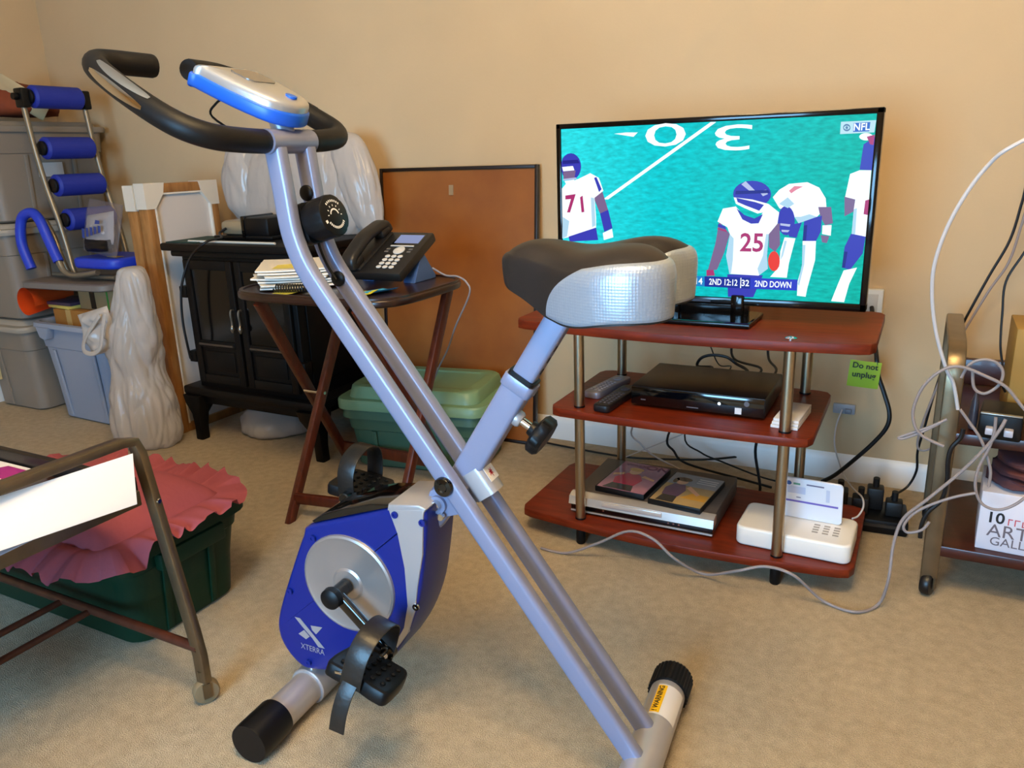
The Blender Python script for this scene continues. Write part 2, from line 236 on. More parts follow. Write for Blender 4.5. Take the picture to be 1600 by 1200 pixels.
TVP = [('white',[(0.0122,0.4435),(0.0247,0.4429),(-0.2293,0.2772),(-0.2432,0.2772)]),
('white',[(-0.2147,0.4281),(-0.1853,0.4298),(-0.1563,0.4286),(-0.1667,0.4194)]),
('brown',[(-0.2673,0.2825),(-0.2448,0.2977),(-0.2292,0.2515),(-0.2506,0.2438)]),
('navy',[(-0.2506,0.2438),(-0.2292,0.2526),(-0.218,0.2092),(-0.2394,0.1996)]),
('white',[(-0.2433,0.1969),(-0.2192,0.2072),(-0.2158,0.1869),(-0.2405,0.1796)]),
('white',[(-0.3522,0.3039),(-0.3386,0.3168),(-0.3067,0.3266),(-0.2754,0.3397),(-0.2531,0.3282),(-0.2415,0.2976),(-0.2645,0.2814),(-0.2608,0.2359),(-0.2609,0.2088),(-0.3142,0.189),(-0.3527,0.1819)]),
('navy',[(-0.3348,0.1866),(-0.2609,0.2098),(-0.2553,0.1794),(-0.332,0.1742)]),
('navy',[(-0.299,0.3554),(-0.3005,0.3458),(-0.3044,0.337),(-0.3106,0.3301),(-0.3183,0.3257),(-0.3269,0.3243),(-0.3354,0.326),(-0.3431,0.3307),(-0.3492,0.3379),(-0.353,0.3469),(-0.3542,0.3567),(-0.3526,0.3665),(-0.3485,0.3752),(-0.3423,0.382),(-0.3345,0.3863),(-0.326,0.3876),(-0.3175,0.3858),(-0.31,0.3811),(-0.304,0.374),(-0.3003,0.3652)]),
('white',[(-0.3496,0.3556),(-0.3207,0.3575),(-0.3168,0.3472),(-0.3468,0.3453)]),
('brown',[(-0.3469,0.3442),(-0.3134,0.3471),(-0.3171,0.3267),(-0.346,0.3257)]),
('white',[(-0.3437,0.322),(-0.3171,0.3252),(-0.3213,0.3129),(-0.337,0.31)]),
('grey',[(-0.3472,0.3272),(-0.3124,0.3302),(-0.3113,0.3261),(-0.3472,0.3231)]),
('red',[(-0.342,0.2872),(-0.3141,0.2906),(-0.3177,0.2802),(-0.3298,0.2462),(-0.338,0.2462),(-0.327,0.2787),(-0.3421,0.2777)]),
('red',[(-0.3026,0.2827),(-0.2957,0.2868),(-0.2915,0.2473),(-0.299,0.2463)]),
('white',[(0.1549,0.2798),(0.1677,0.2958),(0.1872,0.3079),(0.2247,0.311),(0.2495,0.2994),(0.2641,0.2769),(0.2668,0.2588),(0.2495,0.2383),(0.2127,0.2242),(0.2029,0.2381),(0.17,0.2566)]),
('pink',[(0.1881,0.2933),(0.1987,0.3032),(0.2165,0.3021),(0.2036,0.2954),(0.193,0.2878)]),
('brown',[(0.2502,0.2588),(0.2763,0.2588),(0.2823,0.2248),(0.267,0.2201),(0.2561,0.2383)]),
('white',[(0.2618,0.22),(0.28,0.2211),(0.28,0.1982),(0.2622,0.2016)]),
('brown',[(0.2598,0.1993),(0.2774,0.1973),(0.2733,0.1824),(0.2635,0.1841)]),
('navy',[(0.1905,0.2194),(0.2193,0.2266),(0.2103,0.1929),(0.1943,0.195)]),
('navy',[(0.2235,0.2312),(0.2594,0.2406),(0.2593,0.2062),(0.251,0.1866),(0.2234,0.1861)]),
('navy',[(0.2043,0.2297),(0.204,0.22),(0.202,0.2111),(0.1985,0.204),(0.1937,0.1994),(0.1882,0.1977),(0.1824,0.1992),(0.177,0.2037),(0.1726,0.2107),(0.1694,0.2196),(0.1679,0.2295),(0.1683,0.2393),(0.1703,0.2482),(0.174,0.2552),(0.1788,0.2597),(0.1843,0.2612),(0.1899,0.2596),(0.1952,0.2552),(0.1997,0.2482),(0.2028,0.2395)]),
('grey',[(0.1742,0.2239),(0.1958,0.2217),(0.1943,0.2166),(0.1745,0.2192)]),
('grey',[(0.1774,0.2098),(0.1948,0.2091),(0.1914,0.2044),(0.1786,0.2051)]),
('white',[(0.1852,0.1934),(0.2081,0.1915),(0.1979,0.1366),(0.1953,0.1042),(0.1594,0.1047),(0.1776,0.1287),(0.1779,0.1624)]),
('white',[(0.2234,0.1861),(0.251,0.1866),(0.2521,0.1454),(0.2403,0.0829),(0.2379,0.0634),(0.2195,0.0649),(0.2188,0.0965),(0.2268,0.1352)]),
('navy',[(0.3291,0.3849),(0.3514,0.3989),(0.3499,0.3329),(0.3259,0.3348)]),
('white',[(0.3457,0.3991),(0.3453,0.3969),(0.3436,0.395),(0.3409,0.3935),(0.3373,0.3926),(0.3333,0.3924),(0.3293,0.3929),(0.3255,0.3941),(0.3225,0.3958),(0.3205,0.3979),(0.3196,0.4002),(0.3201,0.4024),(0.3218,0.4043),(0.3245,0.4058),(0.3281,0.4067),(0.3321,0.4069),(0.3362,0.4064),(0.3399,0.4052),(0.3429,0.4035),(0.3449,0.4014)]),
('red',[(0.3339,0.3996),(0.3486,0.4032),(0.3479,0.383),(0.3413,0.3845)]),
('brown',[(0.301,0.2811),(0.3224,0.2765),(0.3217,0.2498),(0.3043,0.2394)]),
('white',[(0.3083,0.3264),(0.326,0.3335),(0.3483,0.333),(0.3515,0.2476),(0.3501,0.1961),(0.3214,0.2016),(0.3213,0.2543),(0.3226,0.2743),(0.3024,0.2797)]),
('red',[(0.342,0.272),(0.3497,0.2742),(0.3503,0.2423),(0.341,0.2441)]),
('navy',[(0.32,0.2034),(0.35,0.1975),(0.3463,0.162),(0.3245,0.1267),(0.3077,0.1307),(0.3095,0.1748)]),
('white',[(0.3117,0.1248),(0.3378,0.1318),(0.3252,0.0963),(0.318,0.0556),(0.2915,0.0566),(0.3027,0.0953)]),
('brown',[(0.04,0.2276),(0.0656,0.1988),(0.0538,0.1544),(0.0394,0.1166),(0.0184,0.1144),(0.034,0.1787)]),
('red',[(0.0153,0.1153),(0.0319,0.1158),(0.0349,0.1029),(0.0159,0.1011)]),
('brown',[(0.1501,0.219),(0.1729,0.2239),(0.1766,0.1767),(0.1673,0.1612),(0.1528,0.1714)]),
('navy',[(0.0637,0.107),(0.1436,0.108),(0.1247,0.0566),(0.0674,0.0547)]),
('white',[(0.0366,0.2266),(0.0476,0.2556),(0.0763,0.2604),(0.0965,0.2376),(0.1253,0.2282),(0.1465,0.2659),(0.1706,0.2473),(0.1683,0.2229),(0.1512,0.2),(0.1492,0.152),(0.1536,0.1231),(0.1341,0.1067),(0.0686,0.1082),(0.0594,0.1496),(0.0656,0.1988),(0.0591,0.2142)]),
('navy',[(0.0775,0.2566),(0.0963,0.2414),(0.118,0.2339),(0.1362,0.2434),(0.1279,0.2235),(0.1115,0.2224),(0.092,0.2318)]),
('navy',[(0.1513,0.2868),(0.1504,0.2793),(0.1467,0.2724),(0.1406,0.2665),(0.1324,0.2619),(0.1227,0.259),(0.112,0.258),(0.1012,0.259),(0.091,0.2619),(0.0822,0.2666),(0.0752,0.2727),(0.0707,0.2798),(0.0689,0.2874),(0.07,0.295),(0.0739,0.302),(0.0802,0.3079),(0.0886,0.3124),(0.0985,0.3151),(0.1091,0.3159),(0.1197,0.3148),(0.1297,0.3118),(0.1383,0.3071),(0.1451,0.3011),(0.1495,0.2942)]),
('white',[(0.0706,0.2803),(0.1111,0.2754),(0.1465,0.2659),(0.136,0.2472),(0.1244,0.2448),(0.0956,0.2566),(0.0761,0.2661)]),
('navy',[(0.0764,0.2794),(0.1185,0.2697),(0.1374,0.2636),(0.1279,0.2509),(0.0977,0.2623),(0.0797,0.2699)]),
('grey',[(0.086,0.3084),(0.0951,0.3152),(0.1172,0.294),(0.1104,0.2894)]),
('grey',[(0.1242,0.294),(0.1402,0.2961),(0.1444,0.2868),(0.1341,0.2823)]),
('red2',[(0.1783,0.1408),(0.1781,0.134),(0.1767,0.1277),(0.1742,0.1227),(0.1709,0.1194),(0.167,0.1182),(0.1631,0.1191),(0.1594,0.1222),(0.1563,0.127),(0.1541,0.1332),(0.1531,0.1401),(0.1534,0.147),(0.1548,0.1532),(0.1573,0.1582),(0.1607,0.1614),(0.1645,0.1626),(0.1684,0.1616),(0.1721,0.1585),(0.1751,0.1537),(0.1773,0.1476)]),
('shade',[(0.1456,0.1999),(0.1512,0.2),(0.1501,0.1521),(0.1536,0.1231),(0.1355,0.1077),(0.1309,0.1223),(0.1412,0.1518)]),
('shade',[(0.0656,0.1988),(0.0747,0.1892),(0.075,0.1402),(0.0724,0.1093),(0.0686,0.1082),(0.0599,0.1496)]),
('navy',[(0.0382,0.2218),(0.0551,0.2161),(0.0568,0.2094),(0.0375,0.215)]),
('red',[(0.0376,0.213),(0.0574,0.2074),(0.0581,0.2035),(0.0373,0.2091)]),
('shade',[(0.2029,0.2381),(0.2127,0.2242),(0.2495,0.2383),(0.2337,0.2437),(0.2163,0.2381)]),
('shade',[(0.1694,0.2658),(0.1867,0.2796),(0.2011,0.2658),(0.1882,0.2566)]),
('shade',[(0.2239,0.1777),(0.2302,0.1778),(0.2304,0.1353),(0.2227,0.087),(0.2196,0.0917),(0.2259,0.1351)]),
('shade',[(0.1857,0.1864),(0.1908,0.1855),(0.1845,0.153),(0.1795,0.1433)]),
('shade2',[(0.2242,0.2197),(0.2308,0.2207),(0.2305,0.1872),(0.2234,0.1861)]),
('shade2',[(0.3093,0.1656),(0.3163,0.1649),(0.3138,0.131),(0.3077,0.1307)]),
('shade',[(-0.3487,0.2355),(-0.3312,0.225),(-0.3377,0.1876),(-0.3527,0.1819)]),
('shade',[(-0.273,0.2825),(-0.2639,0.2804),(-0.2609,0.2151),(-0.27,0.2108)]),
('navy',[(-0.2643,0.3284),(-0.2581,0.3303),(-0.2448,0.3017),(-0.2515,0.2947)]),
('shade',[(0.3213,0.2543),(0.3274,0.2565),(0.3285,0.2026),(0.3218,0.2025)]),
('shade2',[(-0.3464,0.3709),(-0.3062,0.3718),(-0.3018,0.3636),(-0.3465,0.3627)]),
('shade2',[(0.0748,0.2945),(0.1449,0.2956),(0.1489,0.2891),(0.0742,0.2869)]),
('bugcyan',[(-0.0324,0.1013),(0.0118,0.1009),(0.0127,0.0765),(-0.0316,0.0761)]),
('bugnavy',[(0.0118,0.1009),(0.1167,0.1011),(0.117,0.0762),(0.0127,0.0765)]),
('bugblue',[(0.1167,0.1011),(0.219,0.1013),(0.2188,0.0766),(0.117,0.0762)]),
('white',[(0.0944,0.1002),(0.0964,0.1003),(0.0965,0.0768),(0.0945,0.0767)]),
('logobox',[(0.2825,0.4311),(0.3501,0.4312),(0.3474,0.4075),(0.2827,0.4068)]),
('logoblue',[(0.3071,0.4274),(0.3384,0.428),(0.3379,0.41),(0.3073,0.41)]),
('eye',[(0.3017,0.4188),(0.3015,0.4165),(0.3007,0.4146),(0.2992,0.413),(0.2974,0.4121),(0.2952,0.4118),(0.293,0.4123),(0.2909,0.4134),(0.2892,0.4151),(0.2881,0.4171),(0.2876,0.4194),(0.2877,0.4216),(0.2886,0.4236),(0.29,0.4251),(0.2919,0.4261),(0.294,0.4263),(0.2963,0.4259),(0.2983,0.4247),(0.3,0.4231),(0.3011,0.421)]),
('logobox',[(0.3,0.4188),(0.2998,0.4177),(0.2992,0.4166),(0.298,0.4158),(0.2966,0.4153),(0.2949,0.4152),(0.2932,0.4155),(0.2917,0.4161),(0.2904,0.417),(0.2896,0.4181),(0.2892,0.4193),(0.2894,0.4205),(0.2901,0.4215),(0.2912,0.4223),(0.2927,0.4228),(0.2943,0.4229),(0.296,0.4226),(0.2975,0.422),(0.2988,0.4211),(0.2997,0.42)]),
('eye',[(0.2971,0.419),(0.2971,0.418),(0.2968,0.4172),(0.2963,0.4166),(0.2956,0.4162),(0.2949,0.4161),(0.2941,0.4163),(0.2934,0.4167),(0.2927,0.4174),(0.2923,0.4183),(0.2921,0.4192),(0.2922,0.4201),(0.2925,0.4209),(0.293,0.4216),(0.2936,0.4219),(0.2944,0.4221),(0.2952,0.4219),(0.2959,0.4214),(0.2965,0.4207),(0.2969,0.4199)])]
TVT = [('3', 'white', (0.0624, 0.4117), 0.0458, 180, 2.6, -0.0), ('0', 'white', (-0.0892, 0.4234), 0.0427, 180, 2.7, 0), ('25', 'red', (0.1161, 0.1788), 0.0413, 0, 1.05, 0), ('14', 'white', (-0.002, 0.0881), 0.0153, 0, 1, 0), ('2ND 12:12', 'white', (0.0555, 0.088), 0.0146, 0, 1, 0), ('32', 'white', (0.1057, 0.0882), 0.0145, 0, 1, 0), ('2ND DOWN', 'white', (0.1669, 0.0879), 0.0142, 0, 1, 0), ('NFL', 'white', (0.3226, 0.4187), 0.0144, 0, 1, 0)]



# ================================================================== THE SETTING
X0, X1, Y0, Y1, ZC = -3.555, 2.3, -1.6, 2.37, 2.44
M_WALL = mat('wall_paint', '#c9ae88', .85, var=.03, vscale=3, bump=.05, bscale=120)
M_CEIL = mat('ceiling_paint', '#e6ded0', .9, bump=.15, bscale=90)
M_TRIM = mat('white_trim', '#f3f1ee', .45)
# carpet: cut pile, mottled beige
M_CARPET = mat('carpet', '#c9b28e', .95, col2='#b49c78', vscale=45, bump=.9, bscale=420, spec=.1, sheen=.3)
_nt = M_CARPET.node_tree
_n = _nt.nodes.new('ShaderNodeTexNoise'); _n.inputs['Scale'].default_value = 4.5; _n.inputs['Detail'].default_value = 3
_t = _nt.nodes.new('ShaderNodeTexNoise'); _t.inputs['Scale'].default_value = 300; _t.inputs['Detail'].default_value = 2
_tc = [x for x in _nt.nodes if x.type == 'TEX_COORD'][0]
for x in (_n, _t): _nt.links.new(_tc.outputs['Object'], x.inputs['Vector'])
_mx = _nt.nodes.new('ShaderNodeMix'); _mx.data_type = 'RGBA'; _mx.blend_type = 'SOFT_LIGHT'; _mx.inputs['Factor'].default_value = .22
_mx2 = _nt.nodes.new('ShaderNodeMix'); _mx2.data_type = 'RGBA'; _mx2.blend_type = 'SOFT_LIGHT'; _mx2.inputs['Factor'].default_value = .55
_rp = [x for x in _nt.nodes if x.type == 'VALTORGB'][0]
_nt.links.new(_rp.outputs['Color'], _mx.inputs['A']); _nt.links.new(_n.outputs['Fac'], _mx.inputs['B'])
_nt.links.new(_mx.outputs['Result'], _mx2.inputs['A']); _nt.links.new(_t.outputs['Fac'], _mx2.inputs['B'])
_nt.links.new(_mx2.outputs['Result'], _nt.nodes['Principled BSDF'].inputs['Base Color'])

def slab(name, x0, x1, y0, y1, z0, z1, m, bev=0):
    bm = bmesh.new(); box(bm, ((x0+x1)/2, (y0+y1)/2, (z0+z1)/2), (x1-x0, y1-y0, z1-z0), bev=bev); return struct(name, bm, m)
slab('floor', X0-.1, X1+.1, Y0-.1, Y1+.1, -.1, 0, M_CARPET)
slab('ceiling', X0-.1, X1+.1, Y0-.1, Y1+.1, ZC, ZC+.1, M_CEIL)
slab('wall_back', X0-.1, X1+.1, Y1, Y1+.1, 0, ZC, M_WALL)
slab('wall_right', X1, X1+.1, Y0, Y1, 0, ZC, M_WALL)
slab('wall_left', X0-.1, X0, Y0, Y1, 0, ZC, M_WALL)
# wall behind the photographer with the opening for the added window
WX0, WX1, WZ0, WZ1 = -1.25, .05, .37, 1.53
bm = bmesh.new()
for a, b, c, d in ((X0-.1, WX0, 0, ZC), (WX1, X1+.1, 0, ZC), (WX0, WX1, 0, WZ0), (WX0, WX1, WZ1, ZC)):
    box(bm, ((a+b)/2, Y0-.05, (c+d)/2), (b-a, .1, d-c))
struct('wall_front', bm, M_WALL)
w = bpy.data.objects.new('added_window', None); C.objects.link(w); w['kind'] = 'structure'; w.location = (0, Y0, 0)  # unseen window, added and sized to suit the cool light
def wf(bm):
    for a, b, c, d in ((WX0, WX0+.05, WZ0, WZ1), (WX1-.05, WX1, WZ0, WZ1), (WX0, WX1, WZ0, WZ0+.05), (WX0, WX1, WZ1-.05, WZ1), (-.62, -.58, WZ0, WZ1)):
        box(bm, ((a+b)/2, -.05, (c+d)/2), (b-a, .05, d-c))
part('window_frame', M_TRIM, w, wf)
M_GLASS = mat('window_glass', '#ffffff', .02, trans=1.0, spec=.5)
for a, b in ((WX0+.05, -.62), (-.58, WX1-.05)):
    part('pane', M_GLASS, w, lambda bm: box(bm, ((a+b)/2, -.06, (WZ0+WZ1)/2), (b-a, .006, WZ1-WZ0-.1)))
def base(name, pts_fn):
    bm = bmesh.new(); pts_fn(bm); return struct(name, bm, M_TRIM)
base('baseboard_back', lambda bm: prism(bm, [(Y1, 0), (Y1-.014, 0), (Y1-.014, .06), (Y1-.009, .072), (Y1-.004, .078), (Y1, .08)], X0+.0141, X1-.0141, 'x'))
base('baseboard_left', lambda bm: prism(bm, [(X0, 0), (X0+.014, 0), (X0+.014, .06), (X0+.009, .072), (X0+.004, .078), (X0, .08)], Y0, Y1, 'y'))
base('baseboard_right', lambda bm: prism(bm, [(X1, 0), (X1-.014, 0), (X1-.014, .06), (X1-.009, .072), (X1-.004, .078), (X1, .08)], Y0, Y1, 'y'))
# ceiling lamp holding the warm bulb
t = thing('ceiling_lamp', 'round flush ceiling lamp with a brass ring', 'lamp', (LAMP[0], LAMP[1], ZC))
part('canopy', mat('brass', '#b08a4a', .3, 1), t, lambda bm: lathe(bm, [(.15, -.001), (.16, -.02), (.05, -.04)], 32))
part('stem', MATS['brass'], t, lambda bm: rod(bm, (0, 0, -.05), (0, 0, -.03), .012))

M_PLAST_W = mat('white_plastic', '#ecebe6', .35)
# wall outlet behind the television and the jack low on the wall
t = thing('wall_outlet', 'white plastic wall plate just above the stand beside the television', 'outlet', (-.118, Y1, .54))
part('plate', M_PLAST_W, t, lambda bm: box(bm, (0, -.012, 0), (.055, .024, .075), bev=.004))
part('socket', mat('outlet_grey', '#cfcdc6', .4), t, lambda bm: box(bm, (0, -.0245, 0), (.03, .003, .05), bev=.001))
t = thing('phone_jack', 'small grey wall jack low on the wall behind the stand', 'jack', (-.165, Y1, .222))
part('plate', mat('jack_grey', '#9fa3ac', .4), t, lambda bm: box(bm, (0, -.006, 0), (.06, .012, .03), bev=.003))
part('plug', mat('jack_plug', '#7d8594', .4), t, lambda bm: box(bm, (.012, -.017, -.004), (.018, .012, .014), bev=.002))


# ================================================================== EXERCISE BIKE  (local x: to the rear, y: to the wall, z: up)
M_SILV = mat('silver_paint', '#8288a4', .34, .2, coat=.25)
M_SILV2 = mat('silver_plastic', '#b3b1b4', .35, .5)
M_BLK = mat('black_plastic', '#08080a', .42, spec=.3)
M_BLKG = mat('black_gloss', '#050506', .08, coat=.6)
M_FOAM = mat('black_foam', '#100d0c', .5, bump=.05, bscale=700, spec=.3)
M_CHROME = mat('chrome', '#d8d4cc', .09, 1.0)
M_BLUE = mat('blue_plastic', '#0a1f74', .32, coat=.1, spec=.35)
M_WHITE_INK = mat('white_ink', '#e8e8ea', .5)
B = thing('exercise_bike', 'silver folding exercise bike with a blue flywheel housing', 'exercise bike', (-.317, 1.005, 0), R(4.1))
# ---- the two bent main tubes
sp = [(-.009, .056), (-.223, .359), (-.453, .684), (-.515, .771)]
cv = [(-.541, .811), (-.554, .842), (-.562, .875), (-.567, .93), (-.573, .99)]
mainp = sp+cv
for yy in (-.035, .035):
    pts = [(s, yy, z) for s, z in mainp[:3]]+[Vector((s, yy, z)) for s, z in [(p.x, p.z) for p in cr([(s, 0, z) for s, z in mainp[2:]], 6)]]
    mt = part('main_tube', M_SILV, B, lambda bm: sweep(bm, pts, rrect(.023, .032, .0075, 4), up=(1, 0, .3)))
# ---- stabilisers
def stab(s, r, h, half):
    st = part('stabilizer', M_SILV2 if s > -.3 else M_SILV2, B, lambda bm: rod(bm, (s, -half, h), (s, half, h), r, 28))
    for sg in (-1, 1):
        def cap(bm):
            n = 30; prof = []
            rr = r*1.17
            ring = []
            for i in range(n*2):
                k = 1.0 if i % 2 else .95
                a = math.pi*i/n; ring.append((rr*k*math.cos(a), rr*k*math.sin(a)))
            m = axis_m((s, sg*(half-.02), h), (0, sg, 0))
            if s > -.3: rings = [[m @ Vector((x, y, z)) for x, y in ring] for z in (0, .05)]+[[m @ Vector((x*.86, y*.86, .058)) for x, y in ring]]
            else: rings = [[m @ Vector((rr*q*math.cos(math.pi*i/n), rr*q*math.sin(math.pi*i/n), z)) for i in range(n*2)] for q, z in ((.97, 0), (1, .004), (1, .066), (.97, .072))]
            ringface(bm, rings)
        part('end_cap', M_BLK, B, cap, angle=25)
    return st
stab(0.0, .031, .0365, .175)
stab(-.622, .031, .0365, .165)
# warning label on the rear bar
def wlab(bm):
    r = .0315; n = 8
    for k in range(n):
        pass
    a0, a1 = R(20), R(112)
    V = [[bm.verts.new((r*math.cos(a0+(a1-a0)*i/n), y, .0365+r*math.sin(a0+(a1-a0)*i/n))) for i in range(n+1)] for y in (.062, .142)]
    for i in range(n): bm.faces.new((V[0][i], V[0][i+1], V[1][i+1], V[1][i]))
wl = part('warning_label', mat('label_white', '#d9d6d6', .45), B, wlab)
def wlab2(bm):
    r = .0319; n = 5; a0, a1 = R(82), R(111)
    V = [[bm.verts.new((r*math.cos(a0+(a1-a0)*i/n), y, .0365+r*math.sin(a0+(a1-a0)*i/n))) for i in range(n+1)] for y in (.066, .138)]
    for i in range(n): bm.faces.new((V[0][i], V[0][i+1], V[1][i+1], V[1][i]))
part('yellow_band', mat('label_yellow', '#e8b400', .45), wl, wlab2)
am = R(97); rr_ = .0322
textmesh('warning_text', '! WARNING', .0125, mat('black_ink', '#15130c', .6), wl, frame_m((rr_*math.cos(am), .102, .0365+rr_*math.sin(am)), (0, 1, 0), (-math.sin(am), 0, math.cos(am)) if False else (-1, 0, -.12)), extrude=0.0001, bold=True)
# ---- front leg, its saddle bracket and bolt
part('front_leg', M_SILV, B, lambda bm: sweep(bm, [(-.32, 0, .462), (-.612, 0, .062)], rrect(.036, .05, .012), up=(1, 0, .5)))
def brk(bm):
    lathe(bm, [(.034, -.06), (.036, -.058), (.036, .058), (.034, .06)], 24, axis_m((-.622, 0, .0365), (0, 1, 0)))
part('bracket', M_SILV2, B, brk)
for y in (-.045, .045):
    def bolt(bm):
        lathe(bm, [(.008, 0), (.010, .003), (.009, .008), (.006, .010), (.005, .011), (.005, .018), (.003, .02)], 12, axis_m((-.615, y, .071), (.2, 0, 1)))
    part('bolt', M_CHROME, B, bolt)
# ---- pivot
PV = (-.313, .478)
for yy, sg in ((-.0465, -1), (.0465, 1)):
    part('pivot_cap', M_BLKG, B, lambda bm: lathe(bm, [(.0165, 0), (.0165, .003), (.0145, .006), (.008, .007), (.006, .005), (0.001, .005)], 24, axis_m((PV[0], yy, PV[1]), (0, sg, 0))))
part('pivot_axle', M_SILV2, B, lambda bm: rod(bm, (PV[0], -.046, PV[1]), (PV[0], .046, PV[1]), .012))
# rear bracket with the sticker, behind the crossing
U = Vector((.817, 0, .577)); D = Vector((-.577, 0, .817))
def blk(bm):
    c = Vector((PV[0], 0, PV[1]))+U*.034-D*.028
    sweep(bm, [c-D*.024, c+D*.024], rrect(.038, .044, .012, 5), up=U)
pb = part('pivot_bracket', M_SILV2, B, blk)
c0 = Vector((PV[0], 0, PV[1]))+U*.0565-D*.022
st = part('sticker', mat('label_white2', '#e6e2e0', .5), pb, lambda bm: box(bm, c0, (.026, .028, .0006), rot=frame_m((0, 0, 0), (-D), (0, 1, 0))))
def redmark(bm):
    m = frame_m(c0+U*.0006, -D, (0, 1, 0))
    for a, l in ((10, .009), (55, .007), (110, .006), (150, .008), (200, .007), (260, .006), (310, .008)):
        ca, sa = math.cos(R(a)), math.sin(R(a)); w_ = .0018
        bm.faces.new([bm.verts.new(m @ Vector(p)) for p in ((-sa*w_, ca*w_, 0), (sa*w_, -ca*w_, 0), (ca*l+sa*w_*.4, sa*l-ca*w_*.4, 0), (ca*l, sa*l, 0))])
part('red_hand_mark', mat('red_ink', '#c2182a', .5), st, redmark, smooth=False)
# lower hinge plate from the pivot to the housing
def hinge(bm):
    for yy in (-.024, .02):
        prism(bm, [(-.318, .475), (-.290, .445), (-.285, .428), (-.345, .408), (-.365, .42), (-.352, .455)], yy, yy+.004, 'y')
    rod(bm, (-.338, -.03, .435), (-.338, .03, .435), .015, 18)
part('hinge_plate', M_SILV, B, hinge)
part('hinge_bolt', M_CHROME, B, lambda bm: (rod(bm, (-.338, -.040, .437), (-.338, -.03, .437), .008, 10), rod(bm, (-.33, -.037, .418), (-.33, -.03, .418), .006, 10)))
# ---- seat sleeve, post, collar, knob
pd = Vector((.53, 0, .848)).normalized(); pu = Vector((.848, 0, -.53))
sl0 = Vector((-.303, 0, .475)); slL = .205
part('seat_sleeve', M_SILV, B, lambda bm: sweep(bm, [sl0-pd*.015, sl0+pd*slL], rrect(.036, .044, .006, 3), up=pu))
cs = sl0+pd*slL
part('collar', M_SILV, B, lambda bm: sweep(bm, [cs-pd*.018, cs-pd*.016, cs, cs+pd*.002], rrect(.038, .052, .008, 3), up=pu, scale=[.97, 1, 1, .97]))
part('collar_insert', M_BLK, B, lambda bm: sweep(bm, [cs-pd*.004, cs+pd*.009], rrect(.034, .045, .006, 3), up=pu))
pe = cs+pd*.135
sp_ = part('seat_post', M_SILV, B, lambda bm: sweep(bm, [cs-pd*.05, pe], rrect(.028, .037, .005, 3), up=pu))
def holes(bm):
    for k in range(3):
        p = cs+pd*(.028+.021*k)+pu*.0186
        lathe(bm, [(.0055, 0), (.0055, .0004)], 14, axis_m(p, pu))
part('adjustment_holes', M_BLK, B, holes)
kp = cs-pd*.058+pu*.022
part('knob_boss', M_SILV2, B, lambda bm: lathe(bm, [(.013, 0), (.013, .006), (.0105, .010)], 18, axis_m(kp, pu)))
part('knob_stem', M_CHROME, B, lambda bm: lathe(bm, [(.0065, .008), (.0065, .026), (.009, .028), (.009, .036)], 14, axis_m(kp, pu)))
def knob(bm):
    n = 36; m = axis_m(kp+pu*.026, pu)
    def rg(r, z, k): return [m @ Vector((r*(1+k*math.cos(6*2*math.pi*i/n))*math.cos(2*math.pi*i/n), r*(1+k*math.cos(6*2*math.pi*i/n))*math.sin(2*math.pi*i/n), z)) for i in range(n)]
    ringface(bm, [rg(.011, 0, 0), rg(.013, .008, 0), rg(.026, .010, .05), rg(.030, .014, .07), rg(.030, .026, .07), rg(.026, .031, .05), rg(.012, .033, 0)])
part('adjustment_knob', M_BLK, B, knob)
# ---- saddle
half = [(-.215, 0), (-.211, .022), (-.194, .043), (-.165, .056), (-.128, .072), (-.092, .096), (-.05, .117), (-.005, .121), (.028, .106), (.042, .075), (.036, .042), (.016, .016), (.002, 0)]
full = half+[(a, -b) for a, b in reversed(half[1:-1])]
OUT = [(p.x, p.y) for p in cr([(a, b, 0) for a, b in full], 7, True)]
NO = len(OUT)
def seat_pt(i, u):
    """u 0..1 from top centre over the rim down to the underside"""
    ox, oy = OUT[i]; cx, cy = -.075, 0.0
    if u < .5:                       # top
        k = u/.5; q = k*.93; z = .0
        x = cx+(ox-cx)*q; y = cy+(oy-cy)*q; drop = -.020*k**5
    elif u < .62:
        t = (u-.5)/.12*R(90); q = .93+.07*math.sin(t); x = cx+(ox-cx)*q; y = cy+(oy-cy)*q; drop = -.020-.020*(1-math.cos(t))
    elif u < .9:
        t = (u-.62)/.28; x = cx+(ox-cx)*(1-.02*t*t); y = cy+(oy-cy)*(1-.03*t*t); drop = -.040-.052*t
    else:
        t = (u-.9)/.1; q = .975-.975*t; x = cx+(ox-cx)*q; y = cy+(oy-cy)*q; drop = -.092-.006*math.sin(t*R(90))
    top = .857-.012*math.exp(-((x+.09)/.05)**2)+.002*math.exp(-((x+.18)/.03)**2)-.010*math.exp(-(y/.018)**2)*(1 if x > -.05 else 0)*min(1, max(0, (x+.05)/.05))
    # towards the nose the underside comes up
    if drop < -.02 and x < -.13:
        f = min(1, (-.13-x)/.085); drop = -.02+(drop+.02)*(1-.42*f)
    return Vector((x, y, top+drop))
NU = 40
us = [k/NU for k in range(NU+1)]
bmd = bmesh.new()
Gv = [[bmd.verts.new(seat_pt(i, u)) for i in range(NO)] for u in us[1:]]
for k in range(NU-1):
    for i in range(NO): bmd.faces.new((Gv[k][i], Gv[k][(i+1) % NO], Gv[k+1][(i+1) % NO], Gv[k+1][i]))
topc = bmd.verts.new(seat_pt(0, 0))
for i in range(NO): bmd.faces.new((topc, Gv[0][i], Gv[0][(i+1) % NO]))
